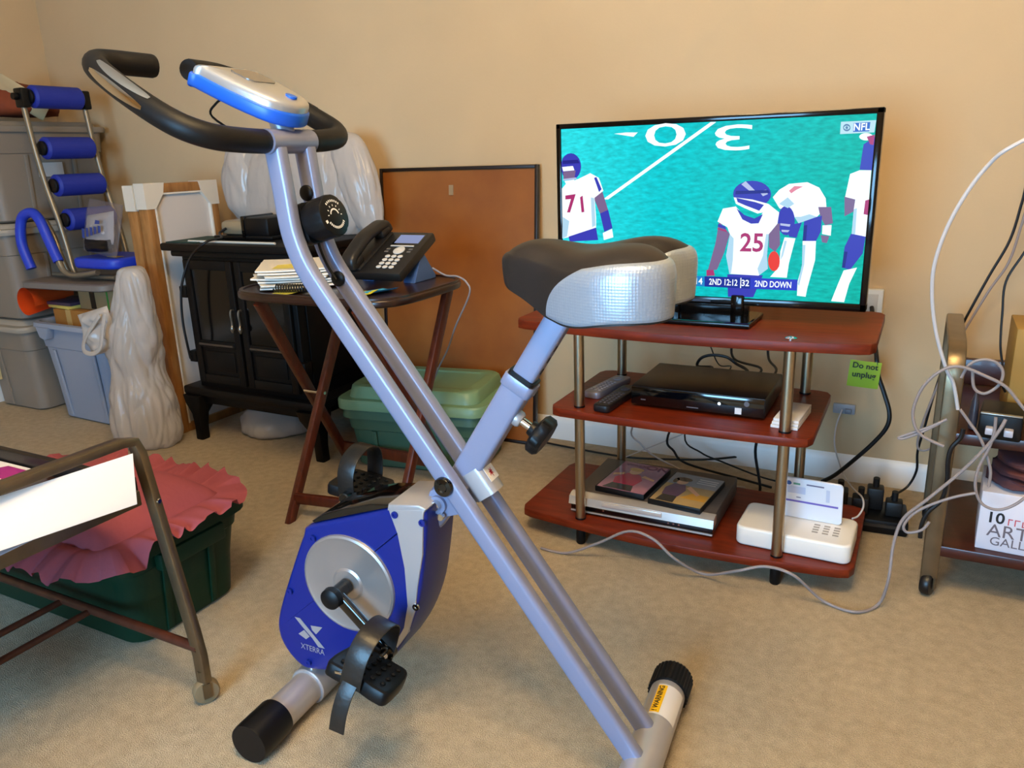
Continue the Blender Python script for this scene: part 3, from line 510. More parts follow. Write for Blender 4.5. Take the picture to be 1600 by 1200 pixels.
# silver panel: a thin skin around the rear and sides, its front edge climbing from the bottom towards the rim
def seat_at(t, u):
    i = int(math.floor(t)) % NO; f = t-math.floor(t)
    return seat_pt(i, u).lerp(seat_pt((i+1) % NO, u), f)
def t_start(u):
    t = NO*.04
    while t < NO*.45:
        p = seat_at(t, u); zz = max(0, min(1, (p.z-.757)/.083))
        if p.x > -.128+.086*zz**2.6: return t
        t += .02
    return t
NP, NR = 120, 18
bms = bmesh.new(); rows_ = []
for k in range(NR+1):
    u = .487+(.905-.487)*k/NR; t0 = t_start(u); row = []
    for j in range(NP+1):
        t = t0+(NO-2*t0)*j/NP; p = seat_at(t, u)
        d1 = seat_at(t+.5, u)-seat_at(t-.5, u); d2 = seat_at(t, min(.999, u+.01))-seat_at(t, u-.01); nn_ = d1.cross(d2)
        if nn_.length > 1e-9: nn_.normalize()
        if nn_.dot(p-Vector((-.075, 0, .80))) < 0: nn_ = -nn_
        e_ = min(k, NR-k, j, NP-j); row.append(bms.verts.new(p+nn_*(.0013 if e_ > 0 else .0002)))
    rows_.append(row)
for k in range(NR):
    for j in range(NP): bms.faces.new((rows_[k][j], rows_[k][j+1], rows_[k+1][j+1], rows_[k+1][j]))
M_VINYL = mat('brown_black_vinyl', '#231d1a', .45, bump=.05, bscale=500, spec=.35)
M_SEATS = mat('silver_vinyl', '#a3adba', .32, .45, coat=.15)
nt = M_SEATS.node_tree; b_ = nt.nodes['Principled BSDF']; tc_ = [x for x in nt.nodes if x.type == 'TEX_COORD'][0]
ck = nt.nodes.new('ShaderNodeTexVoronoi'); ck.inputs['Scale'].default_value = 260; ck.inputs['Randomness'].default_value = 0
nt.links.new(tc_.outputs['Object'], ck.inputs['Vector'])
bp = nt.nodes.new('ShaderNodeBump'); bp.inputs['Strength'].default_value = .18; bp.inputs['Distance'].default_value = .003
nt.links.new(ck.outputs['Distance'], bp.inputs['Height']); nt.links.new(bp.outputs['Normal'], b_.inputs['Normal'])
obj('seat_cover', bmd, M_VINYL, B, angle=60)
sp2 = obj('seat_side_panel', bms, M_SEATS, B, angle=60)
part('seat_clamp', M_BLK, B, lambda bm: box(bm, pe+Vector((.0, 0, .004)), (.07, .045, .03), bev=.006))
# ---- handlebar
hp = [(-.578, .05, 1.0), (-.580, .10, 1.002), (-.588, .145, 1.007), (-.612, .172, 1.02), (-.65, .178, 1.04), (-.70, .174, 1.067), (-.745, .163, 1.09), (-.785, .148, 1.11), (-.808, .125, 1.121), (-.808, .098, 1.123), (-.800, .07, 1.122), (-.792, .036, 1.121)]
part('handlebar_core', M_SILV, B, lambda bm: rod(bm, (-.576, -.07, 1.0), (-.576, .07, 1.0), .0135, 18))
for sg in (-1, 1):
    hpts = cr([(a, b*sg, c) for a, b, c in hp], 6)
    part('foam_grip', M_FOAM, B, lambda bm: tube(bm, hpts, .0178, 18, scale=[.9]+[1]*(len(hpts)-2)+[.93]))
    # pulse sensor plates on the front bend
    def sens(bm, off):
        c = cr([(a, b*sg, c) for a, b, c in hp[4:8]], 8)[2:21]
        n = len(c); rings = []
        for i, p in enumerate(c):
            t_ = (c[min(i+1, n-1)]-c[max(i-1, 0)]).normalized()
            o_ = Vector((0.35, sg*1.0, .55)); o_ = (o_-t_*o_.dot(t_)).normalized(); s_ = t_.cross(o_)
            w_ = math.sin(math.pi*min(1, max(0, (i+.6)/(n+.2))))**.5
            r_ = .0186; row = []
            for k in range(7):
                a_ = R(off+(-24+8*k)*w_); row.append(p+(o_*math.cos(a_)+s_*math.sin(a_))*r_)
            rings.append(row)
        ringface(bm, rings, closed=False)
    part('pulse_sensor', M_CHROME, B, sens, 28)
    part('pulse_sensor', M_CHROME, B, sens, -30)
def tcross(bm):
    rod(bm, (-.576, -.052, 1.0), (-.576, .052, 1.0), .0185, 22)
part('crossbar', M_SILV, B, tcross)
# ---- console
cx = Vector((.905, 0, -.425)).normalized(); cz = Vector((.425, 0, .905)).normalized()
cm = frame_m((-.612, 0, 1.062), cx, (0, 1, 0))
con = [(-.09, -.058), (-.09, .058), (-.078, .063), (-.02, .062), (.035, .052), (.060, .034), (.070, .0), (.060, -.034), (.035, -.052), (-.02, -.062), (-.078, -.063)]
cpoly = [(p.x, p.y) for p in cr([(a, b, 0) for a, b in con[1:]+con[:1]], 4, True)]
def shell(bm, z0, z1, k=1.0, bev=.004):
    tmp = bmesh.new(); prism(tmp, [(a*k, b*k) for a, b in cpoly], z0, z1, 'z', bev=bev, seg=3); tmp.transform(cm)
    me = bpy.data.meshes.new('x'); tmp.to_mesh(me); tmp.free(); bm.from_mesh(me); bpy.data.meshes.remove(me)
M_BLUE2 = mat('console_blue', '#1c5fd0', .35)
con_o = part('console_base', M_BLUE2, B, shell, -.016, .006, 1.0)
def shell_top(bm):
    rings = []
    for k, z in ((.955, .005), (.955, .012), (.94, .016), (.90, .019), (.8, .0215), (.6, .0235), (.3, .0245), (.02, .025)):
        rings.append([cm @ Vector((a*k, b*k, z)) for a, b in cpoly])
    ringface(bm, rings)
part('console_face', mat('console_silver', '#b9b7b6', .3, .55, coat=.3), B, shell_top)
part('display', mat('display_grey', '#6f665d', .15, coat=.5), B, lambda bm: (lambda t: None)(sweep(bm, [cm @ Vector((-.03, 0, .0235)), cm @ Vector((-.03, 0, .0262))], rrect(.062, .05, .015, 4), up=cx)))
part('mode_button', M_BLUE2, B, lambda bm: sweep(bm, [cm @ Vector((.045, 0, .0225)), cm @ Vector((.045, 0, .0258))], circ(.009, 18), up=cx))
part('console_mount', M_SILV2, B, lambda bm: rod(bm, (-.578, 0, 1.0), tuple(cm @ Vector((.03, 0, -.012))), .017, 16))
part('console_wire', M_BLK, B, lambda bm: tube(bm, cr([cm @ Vector((-.045, -.03, -.014)), cm @ Vector((-.058, -.035, -.03)), cm @ Vector((-.055, -.04, -.05)), Vector((-.60, -.055, 1.0))], 6), .0018, 6))
# ---- tension dial
kc = Vector((-.562, 0, .872)); ka = Vector((.965, -.05, .26)).normalized()
tb = part('tension_mount', M_BLK, B, lambda bm: sweep(bm, [kc-ka*.006, kc+ka*.022], rrect(.048, .064, .008, 3), up=(-.26, 0, .965)))
def dial(bm):
    n = 48; m = axis_m(kc+ka*.022, ka)
    def rg(r, z, k): return [m @ Vector((r*(1-k*(1 if i % 6 == 0 else 0))*math.cos(2*math.pi*i/n), r*(1-k*(1 if i % 6 == 0 else 0))*math.sin(2*math.pi*i/n), z)) for i in range(n)]
    ringface(bm, [rg(.030, 0, 0), rg(.031, .004, 0), rg(.033, .012, .06), rg(.0335, .036, .06), rg(.0325, .041, .03), rg(.030, .0425, 0)])
td = part('tension_dial', M_BLK, B, dial)
def dmarks(bm):
    m = axis_m(kc+ka*.065, ka)
    def arc(r0, r1, a0, a1, n=10):
        V = [[bm.verts.new(m @ Vector((r*math.cos(R(a0+(a1-a0)*i/n)), r*math.sin(R(a0+(a1-a0)*i/n)), 0))) for i in range(n+1)] for r in (r0, r1)]
        for i in range(n): bm.faces.new((V[0][i], V[0][i+1], V[1][i+1], V[1][i]))
    arc(.008, .0105, 10, 170)
    for a in (0, 30, 60, 90, 120, 150, 180): arc(.0135, .0165, a-3, a+3, 2)
    for a in range(215, 326, 10): arc(.0175, .0215, a-3, a+3.5, 2)
    for a in range(50, 135, 11): arc(.0205, .024, a-3, a+3, 2)
    arc(.022, .027, 196, 207, 3)
part('dial_markings', M_WHITE_INK, td, dmarks, smooth=False)
# plugs and the tension cable on the far tube
for s_, z_ in ((-.569, .921), (-.524, .785)):
    part('cable_plug', M_BLK, B, lambda bm: lathe(bm, [(.0125, 0), (.0125, .003), (.010, .005), (.004, .006)], 20, axis_m((s_, .0235, z_), (0, -1, 0))))
part('tension_cable', M_BLK, B, lambda bm: tube(bm, cr([(-.549, .012, .85), (-.545, .013, .83), (-.535, .014, .805), (-.522, .015, .785)], 5), .0022, 8))
# ---- flywheel housing
HN, HF = -.060, .042
hout = [(-.576, .372), (-.49, .402), (-.401, .432), (-.352, .440), (-.341, .432), (-.344, .40), (-.352, .345), (-.366, .275), (-.388, .215), (-.418, .163), (-.45, .127), (-.52, .098), (-.60, .078), (-.632, .080), (-.662, .108), (-.674, .145), (-.664, .19), (-.62, .29), (-.59, .352)]
hsm = [(p.x, p.y) for p in cr([(a, b, 0) for a, b in hout], 3, True)]
H = part('flywheel_housing', M_BLUE, B, lambda bm: prism(bm, hsm, HN, HF, 'y', bev=.007, seg=3))
# black top cover, silver trim
tc = [(-.566, .377), (-.49, .404), (-.412, .430), (-.412, .436), (-.45, .431), (-.50, .416), (-.545, .398), (-.572, .380)]
part('top_cover', M_BLKG, H, lambda bm: prism(bm, tc, HN+.006, HF-.004, 'y', bev=.002, seg=2))
tr = [(-.409, .431), (-.343, .441), (-.345, .43), (-.352, .36), (-.3655, .30), (-.374, .255), (-.393, .205), (-.42, .166), (-.44, .148), (-.452, .143), (-.425, .17), (-.399, .215), (-.388, .26), (-.388, .33), (-.396, .39)]
part('silver_trim', M_SILV2, H, lambda bm: prism(bm, tr, HN-.0022, HN+.012, 'y', bev=.0015, seg=2))
part('silver_cap', M_SILV2, H, lambda bm: prism(bm, [(-.412, .428), (-.343, .436), (-.339, .442), (-.352, .447), (-.409, .440)], HN-.002, HF-.002, 'y', bev=.003, seg=2))
for s_, z_ in ((-.397, .424), (-.3475, .418), (-.371, .262), (-.567, .352), (-.632, .236), (-.610, .094)):
    part('screw', M_BLUE if s_ != -.371 else M_CHROME, H, lambda bm: lathe(bm, [(.006, 0), (.006, .0035), (.003, .0036), (.0025, .002)], 14, axis_m((s_, HN-.001, z_), (0, -1, 0))))
DC = (-.502, .278)
def disc(bm): lathe(bm, [(.091, 0), (.090, .004), (.086, .0055), (.080, .0035), (.045, .003), (.030, .0035), (.026, .006), (.015, .006)], 56, axis_m((DC[0], HN, DC[1]), (0, -1, 0)))
part('crank_cover', mat('disc_silver', '#a9a4a2', .3, .65), H, disc, angle=30)
# logo and name
def lg(bm):
    yy = HN-.0006
    def P(l): bm.faces.new([bm.verts.new((-.6+a, yy, .158+b)) for a, b in l])
    P([(-.030, .026), (-.018, .026), (.030, -.026), (.016, -.026), (.004, -.010), (-.016, .010)])
    P([(-.026, -.008), (-.012, .003), (-.001, -.008), (-.010, -.016)][::-1])
    P([(.004, .016), (.030, .018), (.014, .000), (.006, .007)][::-1])
part('logo', M_SILV2, H, lg, smooth=False)
textmesh('brand_name', 'XTERRA', .0165, M_SILV2, H, frame_m((-.598, HN-.0006, .124), (1, 0, -.06), (0.06, 0, 1)), extrude=.0001, sx=.85)
# ---- cranks and pedals
cv_ = Vector((.101, 0, -.078)); cdir = cv_.normalized()
for sg in (-1, 1):
    base_y = HN-.006 if sg < 0 else HF+.006
    y1 = base_y+sg*.032
    k = -1 if sg > 0 else 1
    c_ = Vector((DC[0], 0, DC[1])); e_ = c_+cv_*k
    def crank(bm):
        rod(bm, (c_.x, base_y, c_.z), (c_.x, y1+sg*.012, c_.z), .0135, 20, .003)
        sweep(bm, cr([(c_.x, y1, c_.z), tuple(Vector((c_.x, y1, c_.z))+cdir*k*.02), tuple(Vector((e_.x, y1+sg*.008, e_.z))-cdir*k*.02), (e_.x, y1+sg*.008, e_.z)], 3), rrect(.014, .022, .005, 3), up=Vector((cdir.z, 0, -cdir.x)), scale=None)
        rod(bm, (e_.x, y1, e_.z), (e_.x, y1+sg*.018, e_.z), .0125, 18, .002)
    ck_ = part('crank_arm', M_BLKG, B, crank)
    part('crank_cap', M_BLK, ck_, lambda bm: lathe(bm, [(.017, 0), (.019, .004), (.018, .014), (.012, .018)], 22, axis_m((c_.x, y1+sg*.004, c_.z), (0, sg, 0))))
    # pedal
    pc = Vector((e_.x, y1+sg*.066, e_.z)); tl = R(18) if sg < 0 else R(8)
    pm = Matrix.Translation(pc) @ Matrix.Rotation(tl, 4, 'Y') @ Matrix.Rotation(R(-14) if sg < 0 else 0, 4, 'X')
    def pedal(bm):
        tmp = bmesh.new()
        out_ = [(p.x, p.y) for p in cr([(-.056, -.036, 0), (-.05, .034, 0), (-.02, .043, 0), (.02, .043, 0), (.05, .034, 0), (.056, -.036, 0), (.035, -.046, 0), (0, -.042, 0), (-.035, -.046, 0)], 4, True)]
        prism(tmp, out_, -.013, .011, 'z', bev=.005, seg=2)
        for ix in range(5):
            for iy in range(4):
                lathe(tmp, [(.0045, .011), (.0045, .013), (.002, .0145)], 8, Matrix.Translation((-.036+.018*ix, -.026+.017*iy, 0)))
        tmp.transform(pm); me = bpy.data.meshes.new('x'); tmp.to_mesh(me); tmp.free(); bm.from_mesh(me); bpy.data.meshes.remove(me)
    pdl = part('pedal', M_BLK, B, pedal)
    part('pedal_spindle', M_CHROME, pdl, lambda bm: rod(bm, (e_.x, y1+sg*.016, e_.z), (e_.x, y1+sg*.03, e_.z), .0065, 12))
    def strap(bm):
        o_ = -sg
        arc = [(-.005, .046, -.008), (-.006, .050, .012), (-.008, .050, .045), (-.008, .036, .072), (-.008, .0, .084), (-.008, -.036, .072), (-.008, -.050, .045), (-.006, -.050, .012), (-.005, -.046, -.008)]
        pts_ = [pm @ Vector((a, b, c)) for a, b, c in cr(arc, 5)]
        sweep(bm, pts_, rrect(.036, .0026, .0012, 2), up=(0, 0, 1) if False else None or pm.to_3x3() @ Vector((0.001, 1, 0)), transport=True)
    st_ = part('toe_strap', mat('strap_rubber', '#1b1714', .38, bump=.1, bscale=60), pdl, strap)
    if sg < 0:
        tail = cr([pm @ Vector((-.006, -.047, .0)), pm @ Vector((-.006, -.053, -.02)), pm @ Vector((-.004, -.054, -.05)), pm @ Vector((0, -.050, -.082))], 4)
        part('strap_tail', MATS['strap_rubber'], pdl, lambda bm: sweep(bm, tail, rrect(.026, .0026, .001, 2), up=pm.to_3x3() @ Vector((0, 1, 0)), transport=True))
        part('strap_buckle', M_CHROME, pdl, lambda bm: box(bm, pm @ Vector((-.03, -.046, .004)), (.012, .004, .004)))


# ================================================================== TV STAND AND WHAT STANDS ON IT
M_CHERRY = mat('cherry_laminate', '#76290f', .4, col2='#5a1d0a', vscale=9, stretch=(1.2, 9, 9), spec=.25)
M_STEEL = mat('brushed_pole', '#b5a68c', .33, 1.0, var=.05, vscale=60, stretch=(1, 1, .05))
T = thing('tv_stand', 'three-tier cherry wood stand on steel poles under the television', 'tv stand', (-.473, 1.83, 0))
TX0, TY0 = -.473, 1.83
def shelf_outline(x0, x1, yf, ymid, yb, r=.03):
    pts = []
    n = 16
    for i in range(n+1):
        t_ = i/n; x = x0+r+(x1-x0-2*r)*t_; y = yf+(ymid-yf)*math.sin(math.pi*t_)
        pts.append((x, y))
    for a in (45,): pts.append((x1-r*.3, yf+r*.3))
    pts += [(x1, yf+r), (x1, yb-r), (x1-r*.3, yb-r*.3), (x1-r, yb), (x0+r, yb), (x0+r*.3, yb-r*.3), (x0, yb-r), (x0, yf+r), (x0+r*.3, yf+r*.3)]
    return [(a-TX0, b-TY0) for a, b in pts]
for x0, x1, yf, ym, yb, z0, z1 in ((-.883, -.069, 1.672, 1.640, 2.03, .050, .070), (-.783, -.172, 1.648, 1.640, 2.026, .350, .370), (-.883, -.069, 1.672, 1.640, 2.03, .556, .578)):
    o = part('shelf', M_CHERRY, T, lambda bm: prism(bm, shelf_outline(x0, x1, yf, ym, yb), z0, z1, 'z', bev=.002, seg=2), angle=30)
POLES = [(-.714, 1.684), (-.232, 1.684), (-.714, 1.988), (-.232, 1.988)]
for px, py in POLES:
    for z0, z1 in ((.070, .350), (.370, .556)):
        pl = part('pole', M_STEEL, T, lambda bm: rod(bm, (px-TX0, py-TY0, z0), (px-TX0, py-TY0, z1), .0125, 22))
        part('pole_ring', M_BLK, pl, lambda bm: rod(bm, (px-TX0, py-TY0, z0), (px-TX0, py-TY0, z0+.004), .0135, 22))
    if py < 1.8: part('pole_cap', M_CHROME, T, lambda bm: lathe(bm, [(.013, 0), (.013, .002), (.009, .004), (.002, .005)], 20, Matrix.Translation((px-TX0, py-TY0, .578))))
    part('foot', M_BLK, T, lambda bm: lathe(bm, [(.010, 0), (.012, .004), (.012, .030), (.010, .050)], 18, Matrix.Translation((px-TX0, py-TY0, 0))))

# ---- television
M_BEZ = mat('tv_gloss_black', '#040405', .12, coat=.2, spec=.3)
V = thing('television', 'black flat-screen television showing a football game', 'television', (-.465, 1.83, .5786))
def rect(bm, x0, x1, y0, y1, z0, z1, bev=0): box(bm, ((x0+x1)/2, (y0+y1)/2, (z0+z1)/2), (x1-x0, y1-y0, z1-z0), bev=bev)
TL, TR, TB, TT = -.363, .363, .036, .456
SL, SR, SB, ST = -.351, .349, .053, .444
part('bezel', M_BEZ, V, lambda bm: (rect(bm, TL, SL, -.006, .03, TB, TT, .002), rect(bm, SR, TR, -.006, .03, TB, TT, .002), rect(bm, TL, TR, -.006, .03, TB, SB, .002), rect(bm, TL, TR, -.006, .03, ST, TT, .002)))
part('back_shell', M_BLK, V, lambda bm: (rect(bm, TL+.004, TR-.004, .012, .045, TB+.004, TT-.004, .01), rect(bm, -.22, .22, .04, .075, .08, .38, .02)))
# screen: grass glowing green
ms = bpy.data.materials.new('screen_grass'); ms.use_nodes = True; nt = ms.node_tree; b_ = nt.nodes['Principled BSDF']
b_.inputs['Base Color'].default_value = (.003, .003, .003, 1); b_.inputs['Roughness'].default_value = .3; b_.inputs['Specular IOR Level'].default_value = .04
tc_ = nt.nodes.new('ShaderNodeTexCoord'); mp = nt.nodes.new('ShaderNodeMapping'); mp.inputs['Scale'].default_value = (1, 1, 3); mp.inputs['Rotation'].default_value = (0, R(25), 0)
nt.links.new(tc_.outputs['Object'], mp.inputs['Vector'])
n1 = nt.nodes.new('ShaderNodeTexNoise'); n1.inputs['Scale'].default_value = 45; n1.inputs['Detail'].default_value = 6; nt.links.new(mp.outputs['Vector'], n1.inputs['Vector'])
sx_ = nt.nodes.new('ShaderNodeSeparateXYZ'); nt.links.new(tc_.outputs['Object'], sx_.inputs['Vector'])
mr = nt.nodes.new('ShaderNodeMapRange'); mr.inputs['From Min'].default_value = -.35; mr.inputs['From Max'].default_value = .36; nt.links.new(sx_.outputs['X'], mr.inputs['Value'])
g1 = nt.nodes.new('ShaderNodeValToRGB'); g1.color_ramp.elements[0].color = lin('#2ee2ea'); g1.color_ramp.elements[1].color = lin('#0cb8a8')
e_ = g1.color_ramp.elements.new(.35); e_.color = lin('#04cad2'); nt.links.new(mr.outputs['Result'], g1.inputs['Fac'])
r2 = nt.nodes.new('ShaderNodeMapRange'); r2.inputs['From Min'].default_value = .3; r2.inputs['From Max'].default_value = .7; r2.inputs['To Min'].default_value = .78; r2.inputs['To Max'].default_value = 1.25
nt.links.new(n1.outputs['Fac'], r2.inputs['Value']); nt.links.new(g1.outputs['Color'], b_.inputs['Emission Color']); nt.links.new(r2.outputs['Result'], b_.inputs['Emission Strength'])
scr = part('screen', ms, V, lambda bm: rect(bm, SL, SR, -.001, .01, SB, ST))
TVC = {'white': '#f2fbff', 'navy': '#3a3cb8', 'brown': '#7f6690', 'red': '#b03070', 'red2': '#ee3a2c', 'grey': '#b9c4ea', 'pink': '#e88aa0', 'bugcyan': '#1c86cc', 'bugnavy': '#1a2c9a', 'bugblue': '#2e3cc8', 'logobox': '#bfe4ee', 'logoblue': '#3466c4', 'eye': '#5a7fa6', 'shade': '#b4dcf2', 'shade2': '#22248a'}
TVM = {k: emit('tv_'+k, v, 1.15 if k == 'white' else 1.0) for k, v in TVC.items()}
keys = list(TVC)
bm = bmesh.new()
for i, (c, pl) in enumerate(TVP):
    pl = [(max(SL, min(SR, a)), max(SB, min(ST, b))) for a, b in pl]
    yy = -.0015-.00006*i
    try:
        f = bm.faces.new([bm.verts.new((a, yy, b)) for a, b in pl]); f.material_index = keys.index(c)
    except ValueError: pass
pic = obj('screen_picture', bm, [TVM[k] for k in keys], scr, smooth=False)
for s_, c_, (x_, z_), h_, rot_, sx1, sh in TVT:
    hh = h_*(1.38 if len(s_) > 1 else 1.7)
    m_ = frame_m((x_, -.006, z_), (1, 0, 0), (0, 0, 1)) @ Matrix.Rotation(R(rot_), 4, 'Z')
    textmesh('screen_text', s_, hh, TVM[c_], scr, m_, sx=(sx1*1.1 if len(s_) == 1 else sx1*.9) if len(s_) < 5 else .72, extrude=.0001, bold=len(s_) > 1)
part('brand_plate', mat('tv_logo', '#3c3c44', .3, .6), V, lambda bm: rect(bm, -.028, .028, -.0068, -.006, .041, .047))
part('neck', M_BEZ, V, lambda bm: (rect(bm, -.075, -.045, -.01, .03, .008, .06, .004), rect(bm, .075, .105, -.01, .03, .008, .06, .004), rect(bm, -.125, .115, .0, .02, .010, .05, .004)))
part('base', M_BEZ, V, lambda bm: prism(bm, [(-.135, -.09), (.135, -.09), (.140, .05), (.12, .06), (-.12, .06), (-.140, .05)], 0, .012, 'z', bev=.004))

# ---- cable box
t = thing('cable_box', 'black cable box with a lit dot on the middle shelf', 'cable box', (-.443, 1.85, .3706))
part('case', mat('box_black', '#131113', .35), t, lambda bm: rect(bm, -.158, .158, -.112, .115, .005, .051, .003))
part('front_panel', M_BLKG, t, lambda bm: rect(bm, -.156, .156, -.115, -.110, .007, .049, .001))
for q in ((-.13, -.08), (.13, -.08), (-.13, .1), (.13, .1)):
    part('foot', M_BLK, t, lambda bm: rod(bm, (q[0], q[1], 0), (q[0], q[1], .007), .01))
part('power_light', emit('box_led', '#dff0ff', 3), t, lambda bm: lathe(bm, [(.0035, 0), (.003, .001)], 14, axis_m((.056, -.1151, .030), (0, -1, 0))))
part('power_button', mat('btn_grey', '#77747a', .3, .7), t, lambda bm: lathe(bm, [(.006, 0), (.006, .0012), (.003, .0012), (.003, .0005)], 16, axis_m((.118, -.115, .036), (0, -1, 0))))
part('white_label', mat('lbl', '#d8d6d8', .5), t, lambda bm: rect(bm, .092, .107, -.1158, -.115, .010, .025))
part('logo_mark', MATS['btn_grey'], t, lambda bm: (rect(bm, -.132, -.120, -.1154, -.115, .018, .021)))
part('logo_mark', MATS['btn_grey'], t, lambda bm: (rect(bm, -.02, .008, -.1154, -.115, .012, .0145)))

# ---- remotes
def remote(name, label, loc, rz, L, Wd, m, mb, tilt=0):
    t = thing(name, label, 'remote control', loc, rz, None)
    m4 = Matrix.Rotation(tilt, 4, 'Y')
    def body(bm):
        tmp = bmesh.new(); prism(tmp, rrect(Wd, L, .012, 4), 0, .018, 'z', bev=.004); tmp.transform(m4)
        me = bpy.data.meshes.new('x'); tmp.to_mesh(me); tmp.free(); bm.from_mesh(me); bpy.data.meshes.remove(me)
    part('body', m, t, body)
    for r_ in range(7):
        for c_ in range(3):
            part('button', mb, t, lambda bm: lathe(bm, [(.0038, .018), (.0038, .0195), (.002, .020)], 8, m4 @ Matrix.Translation((-.011+.011*c_, -L*.36+L*.075*r_, 0))))
    part('direction_ring', mb, t, lambda bm: lathe(bm, [(.012, .018), (.012, .0193), (.006, .0193), (.006, .0182)], 20, m4 @ Matrix.Translation((0, L*.28, 0))))
    return t
M_REMS = mat('remote_silver', '#8f90a0', .35, .4); M_REMK = mat('remote_black', '#17151a', .4)
M_BTNG = mat('button_grey', '#b8b6c0', .5)
remote('remote_control', 'silver remote control lying beside the cable box', (-.698, 1.838, .3705), R(-9), .175, .046, M_REMS, M_BTNG)
remote('remote_control', 'black remote control lying against the cable box', (-.643, 1.752, .3705), R(-4), .19, .044, M_REMK, mat('button_dark', '#4a4a58', .5))
# ---- note pads by the pole
t = thing('note_pad', 'white paper pad on the middle shelf beside the pole', 'note pad', (-.231, 1.768, .3705), R(-4))
for k in range(3):
    part('sheet', mat('paper_white', '#dcd8d6', .8), t, lambda bm: rect(bm, -.030+.002*k, .028, -.068+.003*k, .07, .007*k, .007*k+.0063, .0008))

# ---- DVD player
t = thing('dvd_player', 'silver slim disc player on the bottom shelf', 'disc player', (-.567, 1.835, .0706))
part('case', mat('dvd_top', '#5a5350', .5, .3), t, lambda bm: rect(bm, -.183, .183, -.112, .138, .006, .052, .002))
part('front_strip', mat('dvd_silver', '#cfcac6', .25, .5, coat=.4), t, lambda bm: prism(bm, [(-.137, .028), (-.132, .048), (-.117, .0535), (-.105, .0535), (-.105, .028)], -.186, .186, 'x', bev=0))
part('front_lower', M_BLKG, t, lambda bm: rect(bm, -.183, .183, -.128, -.108, .008, .028, .001))
part('lower_lip', MATS['dvd_silver'], t, lambda bm: rect(bm, -.183, .183, -.130, -.115, .006, .010))
part('disc_tray', mat('dvd_tray', '#dedad8', .2, .5), t, lambda bm: rect(bm, -.095, .06, -.1375, -.133, .034, .046, .001))
for k in range(3):
    part('button', M_CHROME, t, lambda bm: lathe(bm, [(.0028, 0), (.0022, .001)], 10, axis_m((.075+.013*k, -.128, .019), (0, -1, 0))))
part('button', M_CHROME, t, lambda bm: lathe(bm, [(.003, 0), (.0022, .001)], 10, axis_m((-.095, -.128, .019), (0, -1, 0))))
for q in (-.15, .15):
    for q2 in (-.09, .11): part('foot', M_BLK, t, lambda bm: rod(bm, (q, q2, 0), (q, q2, .007), .01))

# ---- DVD cases: plain covers with a figure, title in print
def dvd(label, loc, rz, cols, title):
    t = thing('dvd_case', label, 'dvd case', loc, rz)
    part('case', M_BLK, t, lambda bm: rect(bm, -.0675, .0675, -.095, .095, 0, .0145, .0015))
    cv = part('cover', mat('cover_'+cols[0], '#'+cols[0], .2, coat=.5, col2='#'+cols[1], vscale=9), t, lambda bm: rect(bm, -.063, .066, -.0925, .0925, .0145, .0149))
    def poly(l, col, i): part('cover_print', mat('ink_'+col, '#'+col, .25, coat=.5), cv, lambda bm: bm.faces.new([bm.verts.new((a, b, .0151+.0001*i)) for a, b in l]), smooth=False)
    return t, cv, poly
def ell(cx, cy, rx, ry, n=16): return [(cx+rx*math.cos(2*math.pi*i/n), cy+ry*math.sin(2*math.pi*i/n)) for i in range(n)]
t, cv, poly = dvd('pink DVD case titled WALK ON lying on the disc player', (-.625, 1.835, .1238), R(-4), ('b77f96', '8a5a7a'), 'WALK ON')
poly([(-.05, -.09), (.03, -.09), (.02, -.05), (-.035, -.05)], '2a1d26', 0)
poly([(-.035, -.055), (.022, -.055), (.03, -.015), (.012, .018), (-.025, .018), (-.045, -.02)], 'b5164a', 1)
poly([(.02, .005), (.058, -.008), (.058, .002), (.024, .018)], 'd9a27e', 1)
poly([(-.03, .005), (-.056, -.01), (-.058, .004), (-.032, .02)], 'd9a27e', 1)
poly(ell(-.008, .034, .016, .02), 'e0ad86', 2); poly(ell(-.010, .047, .020, .012), 'c99a55', 3)
textmesh('title', 'WALK', .022, mat('ink_title', '#6a2350', .4), cv, Matrix.Translation((-.022, .074, .0156)), extrude=.00005)
textmesh('title', 'ON', .04, MATS['ink_title'], cv, Matrix.Translation((.038, .074, .0156)), extrude=.00005, bold=True)
t, cv, poly = dvd('tan DVD case with a purple-clad figure lying on the disc player', (-.475, 1.812, .1238), R(-5), ('b79a62', '9a7f58'), '')
poly([(-.063, .02), (.066, .02), (.066, .0925), (-.063, .0925)], '8d8d8f', 0)
poly([(-.05, -.09), (-.005, -.09), (-.008, -.05), (-.045, -.05)], '2a221f', 1)
poly([(-.048, -.052), (-.006, -.052), (.0, -.01), (-.012, .022), (-.042, .022), (-.054, -.012)], '5b3a5c', 2)
poly([(-.004, .005), (.035, -.03), (.04, -.02), (.002, .02)], 'd2a07c', 2)
poly(ell(-.027, .04, .015, .019), 'd9a883', 3); poly(ell(-.027, .055, .021, .013), '5a3722', 4); poly(ell(-.045, .042, .007, .016), '5a3722', 4)
for k in range(3): poly([(.008, .045+.012*k), (.058, .045+.012*k), (.058, .050+.012*k), (.008, .050+.012*k)], 'cfcbc4', 5)
poly([(.0, -.055), (.064, -.055), (.064, -.02), (.02, -.02)], 'd39a2e', 1)

